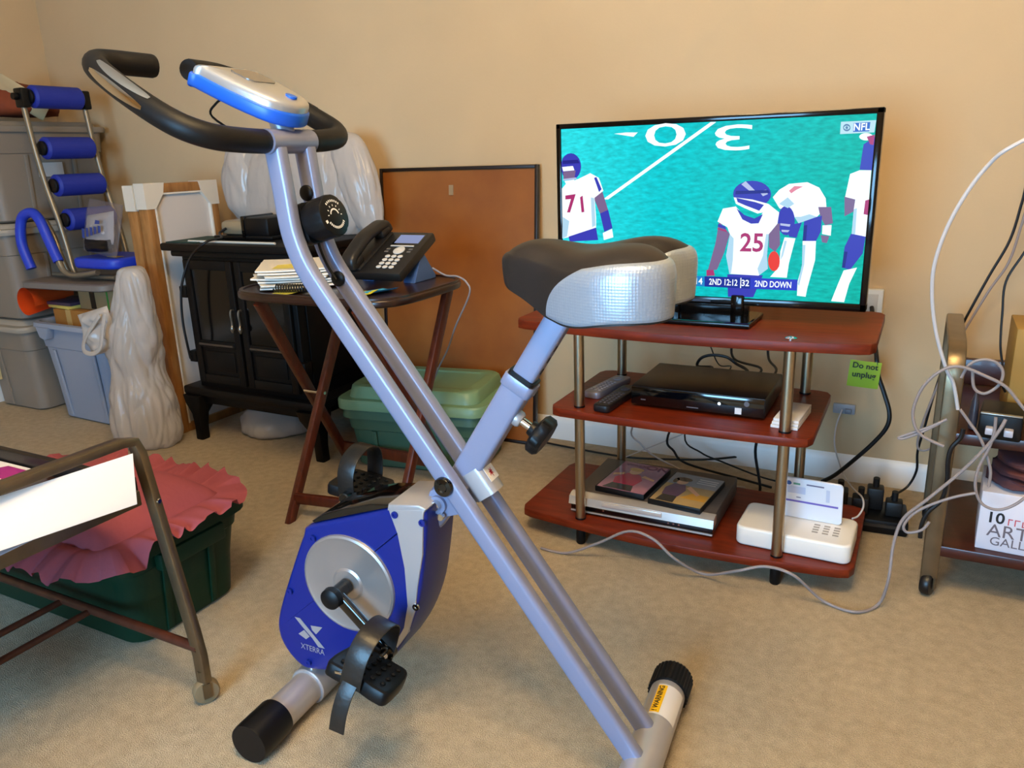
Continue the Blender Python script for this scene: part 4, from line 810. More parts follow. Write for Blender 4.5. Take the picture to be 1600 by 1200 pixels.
# ---- white modem and the card leaning on it
M_MODEM = mat('modem_white', '#e9e4dc', .3)
t = thing('modem', 'white rounded modem box on the bottom shelf corner', 'modem', (-.203, 1.775, .070), R(-1.5))
part('case', M_MODEM, t, lambda bm: prism(bm, rrect(.252, .15, .02, 5), .001, .047, 'z', bev=.006, seg=3))
for gx in range(3):
    for gy in range(4): part('vent', mat('vent_grey', '#a39c93', .6), t, lambda bm: rect(bm, .037+.022*gx, .050+.022*gx, -.035+.013*gy, -.028+.013*gy, .0466, .0474))
t = thing('instruction_card', 'white card with a purple line propped on the modem', 'card', (-.180, 1.80, .1175), R(-2))
tilt = Matrix.Rotation(R(14), 4, 'X')
M_CARD = mat('card_white', '#e6e8f0', .35)
def tx_(fn):
    def f(bm):
        tmp = bmesh.new(); fn(tmp); tmp.transform(tilt); me = bpy.data.meshes.new('x'); tmp.to_mesh(me); tmp.free(); bm.from_mesh(me); bpy.data.meshes.remove(me)
    return f
part('card', M_CARD, t, tx_(lambda bm: prism(bm, [(a, b+.057) for a, b in rrect(.142, .114, .01, 4)], 0, .006, 'y', bev=.0015)))
part('purple_line', mat('ink_purple', '#6f62bd', .4), t, tx_(lambda bm: rect(bm, -.066, .062, -.0006, 0, .047, .052)))
part('round_logo', mat('ink_blue', '#3560a8', .4), t, tx_(lambda bm: (lambda: [bm.faces.new([bm.verts.new((-.047+.006*math.cos(a_)*q, -.0006-.0002*j, .100+.006*math.sin(a_)*q)) for a_ in [2*math.pi*i/16 for i in range(16)]]) for j, q in ((0, 1.0),)])()), smooth=False)
for k, (x0, x1, z0, z1, cc) in enumerate(((-.037, -.022, .097, .102, '5fa08c'), (-.008, .03, .099, .1025, '6a6a86'), (-.05, -.01, .072, .092, 'c3cce6'), (.035, .043, .06, .095, 'c8cfe4'), (-.03, -.02, .060, .0625, '7d7d96'))):
    part('print', mat('cardink_'+cc, '#'+cc, .5), t, tx_(lambda bm: rect(bm, x0, x1, -.0005, 0, z0, z1)))

# ---- power strip with plugs behind the stand
t = thing('power_strip', 'black power strip full of plugs on the carpet behind the stand', 'power strip', (-.018, 2.105, 0), R(4))
part('case', M_BLK, t, lambda bm: rect(bm, -.16, .045, -.07, .06, .0, .038, .006))
part('edge_strip', mat('strip_grey', '#3a3836', .3, .3), t, lambda bm: rect(bm, -.15, .04, -.0722, -.07, .02, .028))
for k, (x_, y_, h_) in enumerate(((-.12, -.01, .05), (-.07, -.03, .045), (-.035, .01, .06), (.01, -.02, .04))):
    part('plug', mat('plug_black', '#100f10', .5), t, lambda bm: (rect(bm, x_-.02, x_+.02, y_-.02, y_+.02, .038, .038+h_, .005), rod(bm, (x_, y_, .038+h_-.004), (x_, y_-.004, .038+h_+.025), .008, 10)))
# sticky note hanging from the thick cord
t = thing('sticky_note', 'green sticky note with handwriting hung on the thick black cord', 'sticky note', (-.112, 2.1862, .378))
nm = frame_m((0, 0, 0), (1, 0, -.06), (0.02, .02, 1))
def note(bm):
    n = 6; V_ = [[bm.verts.new(nm @ Vector((-.038+.076*i/n, -.036+.072*j/n, .004*math.sin(3*j/n)-.006*(i/n)**2))) for i in range(n+1)] for j in range(n+1)]
    for j in range(n):
        for i in range(n): bm.faces.new((V_[j][i], V_[j][i+1], V_[j+1][i+1], V_[j+1][i]))
part('paper', mat('note_green', '#9dbb2c', .7), t, note)
textmesh('handwriting', 'Do not', .021, mat('ink_pen', '#16210f', .6), t, nm @ Matrix.Translation((0, .024, .0075)), extrude=.0001, bold=True)
textmesh('handwriting', 'unplug', .022, MATS['ink_pen'], t, nm @ Matrix.Translation((0, .000, .0078)), extrude=.0001, bold=True)

# ---- cork board leaning on the wall
t = thing('cork_board', 'brown cork board in a dark frame leaning on the wall', 'cork board', (-1.437, 2.262, 0))
lean = Matrix.Rotation(-math.atan2(.072, .936), 4, 'X')
def tl_(fn):
    def f(bm):
        tmp = bmesh.new(); fn(tmp); tmp.transform(lean); me = bpy.data.meshes.new('x'); tmp.to_mesh(me); tmp.free(); bm.from_mesh(me); bpy.data.meshes.remove(me)
    return f
HW, HH = .312, .938
part('panel', mat('hardboard_brown', '#9a5a1c', .6, col2='#85480f', vscale=5, bump=.03), t, tl_(lambda bm: rect(bm, -HW+.006, HW-.006, .006, .014, .006, HH-.006)))
M_FRK = mat('dark_frame', '#1c0f0a', .4)
for x0, x1, z0, z1 in ((-HW, -HW+.011, 0, HH), (HW-.011, HW, 0, HH), (-HW+.011, HW-.011, 0, .011), (-HW+.011, HW-.011, HH-.011, HH)):
    part('frame_bar', M_FRK, t, tl_(lambda bm: rect(bm, x0, x1, 0, .018, z0, z1, .0015)))
part('hanger', mat('hanger_metal', '#b39a78', .4, .6), t, tl_(lambda bm: rect(bm, -.025, -.007, .003, .006, .845, .878)))


# ================================================================== STOVE, SIDE TABLE, BINS AND BAGS
M_STOVE = mat('stove_black', '#090605', .5, bump=.04, bscale=300, spec=.22)
M_STOVE_IN = mat('stove_glass', '#060404', .12, spec=.35)
t = thing('electric_stove', 'dark brown electric stove heater with two glass doors', 'stove', (-2.015, 2.05, 0))
part('body', M_STOVE, t, lambda bm: rect(bm, -.25, .25, -.185, .20, .205, .695, .006))
part('top_slab', M_STOVE, t, lambda bm: (rect(bm, -.315, .315, -.215, .205, .692, .718, .007), rect(bm, -.285, .285, -.20, .20, .672, .693, .006)))
part('base_slab', M_STOVE, t, lambda bm: (rect(bm, -.312, .312, -.213, .205, .178, .210, .008), rect(bm, -.27, .27, -.19, .2, .145, .18, .003)))
for sx in (-1, 1):
    for y0 in (-.18, .17):
        part('leg', M_STOVE, t, lambda bm: ringface(bm, [[Vector((sx*(.285-k*.5)+a, y0+b, z)) for a, b in rrect(w_, w_, .006, 2)] for k, z, w_ in ((0, .0, .034), (0, .004, .036), (.004, .05, .036), (.01, .10, .044), (.03, .145, .075), (.035, .178, .085))]))
for sx in (-1, 1):
    dr = part('door', M_STOVE, t, lambda bm: [rect(bm, *sorted((sx*a, sx*b)), -.200, -.186, z0, z1, .003) for a, b, z0, z1 in ((.006, .034, .23, .662), (.202, .232, .23, .662), (.034, .202, .23, .262), (.034, .202, .630, .662), (.034, .202, .360, .384))])
    part('glass', M_STOVE_IN, dr, lambda bm: rect(bm, *sorted((sx*.034, sx*.202)), -.194, -.189, .384, .630))
    part('lower_panel', M_STOVE, dr, lambda bm: (rect(bm, *sorted((sx*.034, sx*.202)), -.192, -.186, .262, .360), rect(bm, *sorted((sx*.05, sx*.186)), -.196, -.19, .275, .347, .003)))
    part('rail', mat('stove_rail', '#5a5048', .35, .6), dr, lambda bm: rod(bm, (sx*.04, -.204, .372), (sx*.2, -.204, .372), .004, 8))
    part('handle', mat('pewter', '#8c8478', .3, .9), dr, lambda bm: (tube(bm, cr([(sx*.018, -.201, .50), (sx*.018, -.212, .50), (sx*.018, -.216, .485), (sx*.018, -.214, .46), (sx*.018, -.216, .44)], 4), .004, 8), lathe(bm, [(.003, 0), (.007, .01), (.007, .018), (.003, .026)], 10, Matrix.Translation((sx*.018, -.216, .425)))))
    for z_ in (.30, .53):
        part('hinge', M_STOVE, dr, lambda bm: rect(bm, *sorted((sx*.235, sx*.268)), -.200, -.165, z_, z_+.04, .003))
part('side_panel', M_STOVE, t, lambda bm: rect(bm, .25, .256, -.15, .16, .26, .63, .004))
# ---- things on the stove
t = thing('grey_projector', 'silver and black boxy device on top of the stove', 'device', (-2.075, 2.045, .7185), R(3))
part('tray', M_BLK, t, lambda bm: rect(bm, -.14, .12, -.07, .08, 0, .014, .004))
part('case', mat('device_silver', '#a79c84', .3, .55), t, lambda bm: rect(bm, -.11, .02, -.065, .07, .014, .064, .016))
part('grip', M_BLK, t, lambda bm: rect(bm, .0, .11, -.072, .075, .010, .075, .012))
part('band', M_BLKG, t, lambda bm: rect(bm, -.005, .008, -.076, .08, .005, .080, .004))
bm = bmesh.new(); rect(bm, -.085, .06, -.09, .10, 0, .003)
single('green_mat', bm, mat('mat_green', '#16352b', .7), 'dark green mat on the left end of the stove top', 'mat', (-2.235, 1.945, .7183), R(2))
bm = bmesh.new(); rod(bm, (-.20, 0, .004), (.20, 0, .004), .004, 8)
single('white_rod', bm, mat('rod_white', '#c9c2b4', .5), 'thin white rod lying along the front of the stove top', 'rod', (-2.03, 1.872, .7185), R(-1))

# ---- plastic bags
def bagmat(name, col, alpha=.0):
    m = mat(name, col, .2, spec=.5, bump=.55, bscale=10, stretch=(1.6, 1.6, .8))
    nt = m.node_tree; b_ = nt.nodes['Principled BSDF']; out = nt.nodes['Material Output']
    tcn = [x for x in nt.nodes if x.type == 'TEX_COORD'][0]; nz_ = nt.nodes.new('ShaderNodeTexNoise'); nz_.inputs['Scale'].default_value = 5; nt.links.new(tcn.outputs['Object'], nz_.inputs['Vector'])
    mixv = nt.nodes.new('ShaderNodeMix'); mixv.data_type = 'VECTOR'; mixv.inputs['Factor'].default_value = .12
    nt.links.new(tcn.outputs['Object'], mixv.inputs['A']); nt.links.new(nz_.outputs['Color'], mixv.inputs['B'])
    vo = nt.nodes.new('ShaderNodeTexVoronoi'); vo.feature = 'DISTANCE_TO_EDGE'; vo.inputs['Scale'].default_value = 12; nt.links.new(mixv.outputs['Result'], vo.inputs['Vector'])
    bpv = nt.nodes.new('ShaderNodeBump'); bpv.inputs['Strength'].default_value = .16; bpv.inputs['Distance'].default_value = .02; nt.links.new(vo.outputs['Distance'], bpv.inputs['Height'])
    bp0 = [x for x in nt.nodes if x.type == 'BUMP' and x != bpv][0]; nt.links.new(bp0.outputs['Normal'], bpv.inputs['Normal']); nt.links.new(bpv.outputs['Normal'], b_.inputs['Normal'])
    tr = nt.nodes.new('ShaderNodeBsdfTranslucent'); nt.links.new(bpv.outputs['Normal'], tr.inputs['Normal']); tr.inputs['Color'].default_value = lin(col); mx = nt.nodes.new('ShaderNodeMixShader'); mx.inputs['Fac'].default_value = .5
    nt.links.new(b_.outputs['BSDF'], mx.inputs[1]); nt.links.new(tr.outputs['BSDF'], mx.inputs[2]); nt.links.new(mx.outputs['Shader'], out.inputs['Surface'])
    return m
M_BAG = bagmat('bag_plastic', '#ded6cf')
def crumple(bm, prof, seg=72, seed=0, amp=.02, fold=.35, squash=(1, 1), shift=None, freq=1.0):
    """sack of thin film: rings of (radius, z) broken into facets that meet in sharp creases"""
    rings = []; nz = len(prof)
    def facet(v):
        d = noise.voronoi(v)[0]; q = min(1.0, (d[1]-d[0])*1.5); return q*(1.6-.6*q)
    for k, (r, z) in enumerate(prof):
        row = []
        for i in range(seg):
            a = 2*math.pi*i/seg; ca, sa = math.cos(a), math.sin(a)
            w = Vector((ca*squash[0]*r*9+seed, sa*squash[1]*r*9-seed, z*2.6))*freq
            w = w+Vector((noise.noise(w*.8), noise.noise(w*.8+Vector((9, 0, 0))), noise.noise(w*.8+Vector((0, 7, 0)))))*.55
            lump = noise.noise(w*.55); f1 = facet(w*Vector((1, 1, .8)).x*.9); f2 = facet(w*2.1+Vector((3, 5, 1))); f3 = facet(w*4.3+Vector((1, 2, 8)))
            rr_ = max(.003, r+min(r, .1)/.1*amp*(1.0*lump+.75*f1+.38*f2+.20*f3-.6))
            zz = z+(amp*.8*noise.noise(w*.9+Vector((4, 4, 4))) if 0 < k < nz-1 else 0)
            dx, dy = (shift(z) if shift else (0, 0))
            row.append(Vector((rr_*squash[0]*ca+dx, rr_*squash[1]*sa+dy, max(0.0005, zz))))
        rings.append(row)
    ringface(bm, rings)
def dense(prof, n=5):
    return [(p.x, p.z) for p in cr([(r, 0, z) for r, z in prof], n)]
# sack standing on the floor
t = thing('plastic_bag', 'white plastic shopping bag standing on the carpet beside the stove', 'bag', (-2.455, 1.765, 0))
part('sack', M_BAG, t, lambda bm: crumple(bm, dense([(.02, 0), (.10, .004), (.122, .05), (.122, .12), (.112, .19), (.092, .27), (.098, .34), (.094, .40), (.080, .46), (.066, .53), (.058, .60), (.040, .632), (.006, .636)], 8), seg=140, seed=3.1, amp=.024, squash=(1.08, .88), shift=lambda z: (.045*(max(0, z)/.6)**1.4+.01*math.sin(z*14), .0)), angle=180)
# big bag on the stove top
t = thing('plastic_bag', 'large white plastic bag with faint red print piled on the stove', 'bag', (-2.043, 2.225, .7185))
part('sack', M_BAG, t, lambda bm: crumple(bm, dense([(.05, 0), (.28, .004), (.36, .05), (.385, .14), (.375, .22), (.34, .28), (.24, .315), (.10, .33), (.01, .332)], 9), seg=240, seed=8.4, amp=.042, squash=(.88, .24), freq=1.0), angle=180)
part('gathered_flap', M_BAG, t, lambda bm: crumple(bm, dense([(.015, .05), (.07, .10), (.085, .18), (.075, .26), (.045, .31), (.006, .33)], 8), seg=80, seed=1.7, amp=.026, squash=(1.0, .5), shift=lambda z: (-.215, -.055)), angle=180)
part('gathered_flap', M_BAG, t, lambda bm: crumple(bm, dense([(.015, .0), (.06, .03), (.085, .14), (.09, .24), (.06, .325), (.006, .345)], 8), seg=80, seed=5.2, amp=.024, squash=(.9, .55), shift=lambda z: (.27+.07*(1-z/.33), -.03)), angle=180)
bm = bmesh.new(); crumple(bm, dense([(.02, 0), (.13, .004), (.15, .03), (.13, .07), (.06, .10), (.006, .105)], 4), seg=60, seed=2.2, amp=.018, squash=(1.0, .9))
single('plastic_bag', bm, M_BAG, 'small white plastic bag lying under the stove', 'bag', (-2.10, 2.06, 0), angle=180)
# ---- picture frames with corner protectors, stood between the bins and the stove
M_FWOOD = mat('frame_wood', '#a8743f', .5, col2='#8a5a2c', vscale=14, stretch=(4, 4, .8))
M_CARDW = mat('corner_card', '#d8cdbd', .8)
def pframe(label, x0, z1):
    t = thing('picture_frame', label, 'picture frame', (x0, 2.03, 0), R(-1.5))
    hw, th, w_ = .155, .048, .032
    for y0, y1, z0, z2 in ((-hw, -hw+w_, 0, z1), (hw-w_, hw, 0, z1), (-hw+w_, hw-w_, 0, w_), (-hw+w_, hw-w_, z1-w_, z1)):
        part('frame_bar', M_FWOOD, t, lambda bm: rect(bm, -th/2, th/2, y0, y1, z0, z2, .003))
    part('panel', mat('backing_white', '#cfc6c0', .7), t, lambda bm: rect(bm, -.004, .012, -hw+w_*.6, hw-w_*.6, w_*.6, z1-w_*.6))
    part('inner_lip', mat('lip_white', '#e2d8ca', .6), t, lambda bm: (rect(bm, .010, th/2+.001, -hw+w_, -hw+w_+.006, w_, z1-w_), rect(bm, .010, th/2+.001, hw-w_-.006, hw-w_, w_, z1-w_), rect(bm, .010, th/2+.001, -hw+w_, hw-w_, z1-w_-.006, z1-w_)))
    for sy in (-1, 1):
        def corner(bm):
            L_ = .085
            prism(bm, [(sy*(hw+.003), z1+.003), (sy*(hw+.003), z1-L_), (sy*(hw-.034), z1-L_), (sy*(hw-L_+.012), z1-.034), (sy*(hw-L_+.004), z1+.003)], -th/2-.003, th/2+.003, 'x')
        part('corner_protector', M_CARDW, t, corner)
    return t
pframe('wooden picture frame with a white panel beside the stove', -2.432, .912)
pframe('wooden picture frame behind the one with the white panel', -2.492, .906)

# ---- storage bins
def ring(w, d, r, z, k=5): return [Vector((a, b, z)) for a, b in rrect(w, d, r, k)]
def tub(bm, w0, d0, w1, d1, h, r=.05, step=None, th=.004):
    rs = [ring(w0-.02, d0-.02, r, .0), ring(w0, d0, r, .008)]
    def at(z): f = z/h; return w0+(w1-w0)*f, d0+(d1-d0)*f
    if step:
        a = at(h*step); rs += [ring(a[0]-.016, a[1]-.016, r, h*step-.002), ring(a[0], a[1], r, h*step+.004)]
    rs.append(ring(w1, d1, r, h))
    a = at(h)
    rs += [ring(w1-2*th, d1-2*th, r, h), ring(w0-2*th, d0-2*th, r, .012)]
    ringface(bm, rs)
def rim(bm, w, d, r, z, lip=.022, drop=.022):
    ringface(bm, [ring(w-.004, d-.004, r, z-.003), ring(w+2*lip-.006, d+2*lip-.006, r+lip, z-.003), ring(w+2*lip, d+2*lip, r+lip, z-drop), ring(w+2*lip-.006, d+2*lip-.006, r+lip, z-drop), ring(w+2*lip-.008, d+2*lip-.008, r+lip, z-.008), ring(w-.004, d-.004, r, z-.008), ring(w-.004, d-.004, r, z-.003)], cap0=False, cap1=False)
def lid(bm, w, d, r, z, h=.03):
    ringface(bm, [ring(w+.03, d+.03, r, z-.012), ring(w+.036, d+.036, r, z), ring(w+.03, d+.03, r, z+.010), ring(w-.02, d-.02, r, z+.012), ring(w-.035, d-.035, r, z+h-.004), ring(w-.05, d-.05, r, z+h)])
def ribs(bm, w0, d0, w1, d1, h, z1, xs, ys):
    for x_ in xs:
        for s_ in (-1, 1):
            bm_pts = [(x_, s_*(d0/2+.001), .012), (x_, s_*(d0/2+(d1-d0)/2*z1/h+.001), z1)]
            sweep(bm, bm_pts, rrect(.016, .008, .003, 2), up=(0, s_, 0))
    for y_ in ys:
        for s_ in (-1, 1):
            sweep(bm, [(s_*(w0/2+.001), y_, .012), (s_*(w0/2+(w1-w0)/2*z1/h+.001), y_, z1)], rrect(.016, .008, .003, 2), up=(s_, 0, 0))
M_GREYB = mat('bin_grey', '#857b70', .5, var=.03, vscale=5)
M_GREYL = mat('bin_grey_light', '#a29a8e', .5)
M_BLUEB = mat('bin_bluegrey', '#8e98ac', .45)
names = ['lowest grey storage bin of the stack in the corner', 'middle grey storage bin of the stack in the corner', 'topmost grey storage bin of the stack in the corner']
for k in range(3):
    t = thing('storage_bin', names[k], 'storage bin', (-3.365, 2.075, .385*k+(0 if k == 0 else .003*k)), 0, 'grey bins stacked in the corner')
    w0, d0, w1, d1, h = .30, .47, .335, .515, .35
    part('tub', M_GREYB, t, lambda bm: tub(bm, w0, d0, w1, d1, h, .04, .74))
    part('rib', M_GREYB, t, lambda bm: sweep(bm, [(-.05, -(d0/2+.001), .012), (-.05, -(d0/2+.014), h*.73)], rrect(.016, .008, .003, 2), up=(0, -1, 0)))
    for y_ in (-.1, .1): part('rib', M_GREYB, t, lambda bm: sweep(bm, [(w0/2+.001, y_, .012), (w0/2+.012, y_, h*.73)], rrect(.016, .008, .003, 2), up=(1, 0, 0)))
    part('lid', M_GREYL if k < 2 else M_GREYB, t, lambda bm: lid(bm, w1, d1, .045, h+.004, .03))
    if k == 0: part('paper_label', mat('label_tan', '#cbb98a', .7), t, lambda bm: rect(bm, -.13, -.085, -(d0/2+.016), -(d0/2+.0065), .12, .2))
    if k == 2: part('white_label', mat('label_pale', '#cfc9c4', .7), t, lambda bm: rect(bm, w1/2-.008, w1/2+.004, -.06, .04, .17, .225))
# blue-grey bin, open, full
BBX, BBY = -2.895, 2.03
t = thing('storage_bin', 'open blue-grey storage bin filled with cardboard boxes', 'storage bin', (BBX, BBY, 0), R(-2))
part('tub', M_BLUEB, t, lambda bm: tub(bm, .345, .40, .425, .45, .40, .05, .74))
part('rim', M_BLUEB, t, lambda bm: rim(bm, .425, .45, .05, .402, .018, .02))
for x_ in (-.1, .13): part('rib', M_BLUEB, t, lambda bm: sweep(bm, [(x_, -.201, .012), (x_*1.1, -.22, .29)], rrect(.02, .008, .003, 2), up=(0, -1, 0)))
for y_ in (-.1, .1): part('rib', M_BLUEB, t, lambda bm: sweep(bm, [(.174, y_, .012), (.203, y_, .29)], rrect(.02, .008, .003, 2), up=(1, 0, 0)))
part('handle_lug', M_BLUEB, t, lambda bm: prism(bm, [(-.15, .385), (-.07, .385), (-.09, .34), (-.105, .335), (-.135, .345)], -.252, -.222, 'y', bev=.003))
# boxes stacked in it
M_CARDB = mat('cardboard', '#a06a2c', .75, var=.06, vscale=12); M_CARDB2 = mat('cardboard_pale', '#8d7652', .75, var=.06, vscale=12); M_TAPE = mat('tape_tan', '#c09a5e', .4)
t = thing('cardboard_box', 'brown cardboard box with a tape strip in the blue-grey bin', 'box', (BBX+.0, BBY, .0128))
part('carton', M_CARDB, t, lambda bm: rect(bm, -.155, .155, -.165, .17, 0, .43, .004))
part('tape', M_TAPE, t, lambda bm: (rect(bm, -.075, -.045, -.1665, .1715, .36, .4307)))
t = thing('cardboard_box', 'small pale cardboard box with green marks on the larger carton', 'box', (BBX+.085, BBY-.01, .4440))
part('carton', M_CARDB2, t, lambda bm: rect(bm, -.115, .115, -.12, .13, 0, .087, .003))
part('dark_print', M_BLK, t, lambda bm: rect(bm, -.045, -.015, -.1209, -.119, .004, .085))
part('green_print', mat('print_green', '#2c7a2c', .6), t, lambda bm: rect(bm, .055, .064, -.1209, -.119, .006, .085))
t = thing('rolled_poster', 'orange rolled sheet poking out over the bin rim', 'poster roll', (-3.135, 1.845, .4765), R(15))
def roll(bm):
    n = 26; rings_ = []
    for y_ in (-.035, .19):
        f_ = 1.15 if y_ < 0 else .75
        rings_.append([Vector((f_*.034*math.cos(a_), y_, f_*.048*math.sin(a_))) for a_ in [R(300)*i/n+R(-20) for i in range(n+1)]])
    ringface(bm, rings_, closed=False)
part('sheet', mat('orange_film', '#e0501c', .4), t, roll)
for k, (cc, ll) in enumerate((('c9b45a', 'yellow-edged booklet lying on the carton under the grey lid'), ('3b2f45', 'dark purple booklet lying on top of the yellow-edged one'))):
    bm = bmesh.new(); rect(bm, -.085, .065, -.075, .10, 0, .012, .001)
    single('booklet', bm, mat('booklet_'+cc, '#'+cc, .5), ll, 'booklet', (-3.005, 1.945, .4446+.0125*k), R(-6+5*k))
t = thing('bin_lid', 'loose grey bin lid lying across the boxes in the bin', 'lid', (-2.905, 2.00, .5318), R(3))
part('plate', mat('lid_grey', '#77706c', .5), t, lambda bm: (ringface(bm, [ring(.47, .37, .04, .0), ring(.48, .38, .045, .004), ring(.48, .38, .045, .022), ring(.46, .36, .04, .027), ring(.42, .32, .03, .022)])))
# ---- ab machine leaning against the bins
M_ABB = mat('ab_blue_foam', '#1a2c96', .6, bump=.08, bscale=300); M_TUBE = mat('ab_tube_grey', '#8a8070', .35, .6)
t = thing('ab_machine', 'ab exerciser with blue foam rollers standing on the loose lid', 'ab machine', (-2.96, 2.0, .559))
O_ = Vector((-2.96, 2.0, .559))
def L(p): return tuple(Vector(p)-O_)
for y_ in (1.925, 2.175):
    pts = cr([L((-3.075, y_, 1.232)), L((-3.058, y_, 1.06)), L((-3.035, y_+.004, .90)), L((-3.005, y_+.006, .78)), L((-2.985, y_+.006, .68)), L((-2.965, y_, .60)), L((-2.95, y_, .572))], 6)
    part('frame_tube', M_TUBE, t, lambda bm: tube(bm, pts, .0105, 12))
    part('end_bracket', M_BLK, t, lambda bm: box(bm, L((-3.072, y_, 1.235)), (.05, .032, .07), bev=.006))
for x_, z_ in ((-3.062, 1.240), (-3.045, 1.052), (-3.020, .912), (-2.99, .782)):
    rl = part('foam_roller', M_ABB, t, lambda bm: lathe(bm, [(.034, 0), (.042, .008), (.042, .192), (.034, .2)], 26, axis_m(L((x_, 1.952, z_)), (0, 1, 0))))
    part('roller_hub', M_BLK, rl, lambda bm: lathe(bm, [(.022, -.013), (.027, -.009), (.027, .001)], 18, axis_m(L((x_, 1.952, z_)), (0, 1, 0))))
part('knob', M_BLK, t, lambda bm: lathe(bm, [(.012, 0), (.014, .006), (.012, .02)], 14, axis_m(L((-3.072, 1.909, 1.24)), (0, -1, 0))))
arm = cr([L((-3.125, 1.86, .60)), L((-3.155, 1.86, .70)), L((-3.14, 1.87, .79)), L((-3.09, 1.88, .815)), L((-3.045, 1.88, .79)), L((-3.01, 1.88, .71)), L((-2.975, 1.88, .63))], 8)
part('handle_foam', mat('ab_blue_vinyl', '#1d3bc0', .45), t, lambda bm: tube(bm, arm, .019, 16))
part('handle_tube', M_TUBE, t, lambda bm: tube(bm, cr([L((-2.975, 1.88, .63)), L((-2.955, 1.88, .595)), L((-2.92, 1.885, .578)), L((-2.86, 1.89, .580)), L((-2.78, 1.90, .592))], 6), .0115, 12))
part('inner_tube', M_TUBE, t, lambda bm: tube(bm, cr([L((-3.085, 1.93, .78)), L((-3.05, 1.93, .72)), L((-3.03, 1.93, .65)), L((-3.02, 1.94, .58))], 6), .009, 10))
part('seat_pad', MATS['ab_blue_vinyl'], t, lambda bm: (lambda: prism(bm, [(a+L((-2.80, 2.0, 0))[0], b) for a, b in rrect(.26, .22, .05, 5)], .045, .085, 'z', bev=.012, seg=3))())
part('seat_label', mat('label_gold', '#b79a3e', .5), t, lambda bm: box(bm, L((-2.745, 1.96, .6455)), (.06, .03, .001)))
part('base_bar', M_TUBE, t, lambda bm: rod(bm, L((-3.10, 1.93, .569)), L((-2.72, 1.93, .569)), .0095, 12))
# zip bag on the seat pad
t = thing('zip_bag', 'clear zip bag holding a white packet with blue print on the ab machine seat', 'bag', (-2.785, 1.925, .657), R(-6))
M_ZIP = mat('zip_plastic', '#8d7f7c', .2, alpha=.35, spec=.6)
def pillow(bm, w, h, d, m, n=14, seed=0, amp=.006):
    def P(i, j, s_):
        u, v = -1+2*i/n, -1+2*j/n; e = (1-u**4)*(1-v**4)
        q = m @ Vector((u*w/2, s_*(d/2*e**.6), h*(v+1)/2)); k = noise.noise(Vector((u*2+seed, v*2, s_*3)))*amp*e
        return q+Vector((k*.4, k, k*.3))
    for s_ in (-1, 1):
        G_ = [[bm.verts.new(P(i, j, s_)) for i in range(n+1)] for j in range(n+1)]
        for j in range(n):
            for i in range(n): bm.faces.new((G_[j][i], G_[j][i+1], G_[j+1][i+1], G_[j+1][i]))
BAGF = [o for o in C.objects if o.name == 'plastic_bag'][0]
part('handle_flap', M_BAG, BAGF, lambda bm: pillow(bm, .12, .15, .045, Matrix.Translation((-.045, -.075, .355)) @ Matrix.Rotation(R(-16), 4, 'Y') @ Matrix.Rotation(R(20), 4, 'Z'), seed=11, amp=.03, n=20), angle=180)
part('handle_loop', M_BAG, BAGF, lambda bm: sweep(bm, cr([(-.02, -.095, .49), (-.075, -.11, .43), (-.10, -.12, .39), (-.085, -.13, .365), (-.04, -.132, .362), (-.005, -.125, .385), (0, -.11, .44), (.01, -.095, .50)], 5), rrect(.016, .005, .002, 2), up=(0, -1, .4), transport=True), angle=180)
part('clear_pouch', M_ZIP, t, lambda bm: pillow(bm, .235, .20, .05, Matrix.Rotation(R(-14), 4, 'X') @ Matrix.Rotation(R(6), 4, 'Y'), seed=2))
pk = part('packet', mat('packet_white', '#c4c2c8', .5), t, lambda bm: pillow(bm, .185, .125, .032, Matrix.Translation((.012, 0, .03)) @ Matrix.Rotation(R(-14), 4, 'X') @ Matrix.Rotation(R(-6), 4, 'Y'), seed=5))
part('dark_contents', M_BLK, t, lambda bm: pillow(bm, .18, .05, .035, Matrix.Translation((.005, -.002, .008)), seed=7))
def bp_(bm):
    m_ = Matrix.Translation((.012, -.020, .088)) @ Matrix.Rotation(R(-8), 4, 'X') @ Matrix.Rotation(R(-6), 4, 'Y')
    for k in range(5):
        x_ = -.062+.028*k; s_ = .010
        bm.faces.new([bm.verts.new(m_ @ Vector(q)) for q in ((x_-s_, 0, -.018+.002*k), (x_+s_*.8, 0, -.020+.003*k), (x_+s_, 0, .014), (x_-s_*.8, 0, .018))])
    bm.faces.new([bm.verts.new(m_ @ Vector(q)) for q in ((.022, 0, .026), (.055, 0, .022), (.058, 0, .034), (.03, 0, .04))])
part('blue_print', mat('print_navy', '#27408c', .5), t, bp_, smooth=False)
# bundle on the bin stack
t = thing('paper_bundle', 'rust-brown cloth bundle with a cream sheet on top of the bins', 'bundle', (-3.375, 2.10, 1.1875))
part('cloth', mat('rust_cloth', '#7a3414', .8, var=.2, vscale=14), t, lambda bm: crumple(bm, dense([(.03, 0), (.11, .006), (.12, .05), (.10, .10), (.04, .13), (.005, .135)], 4), seg=40, seed=6.2, amp=.02, squash=(1.0, 1.3)), angle=180)
part('cream_sheet', mat('cream_paper', '#c6ad82', .8), t, lambda bm: pillow(bm, .20, .10, .012, Matrix.Translation((.06, -.05, .036)) @ Matrix.Rotation(R(50), 4, 'Y') @ Matrix.Rotation(R(40), 4, 'Z'), seed=9))

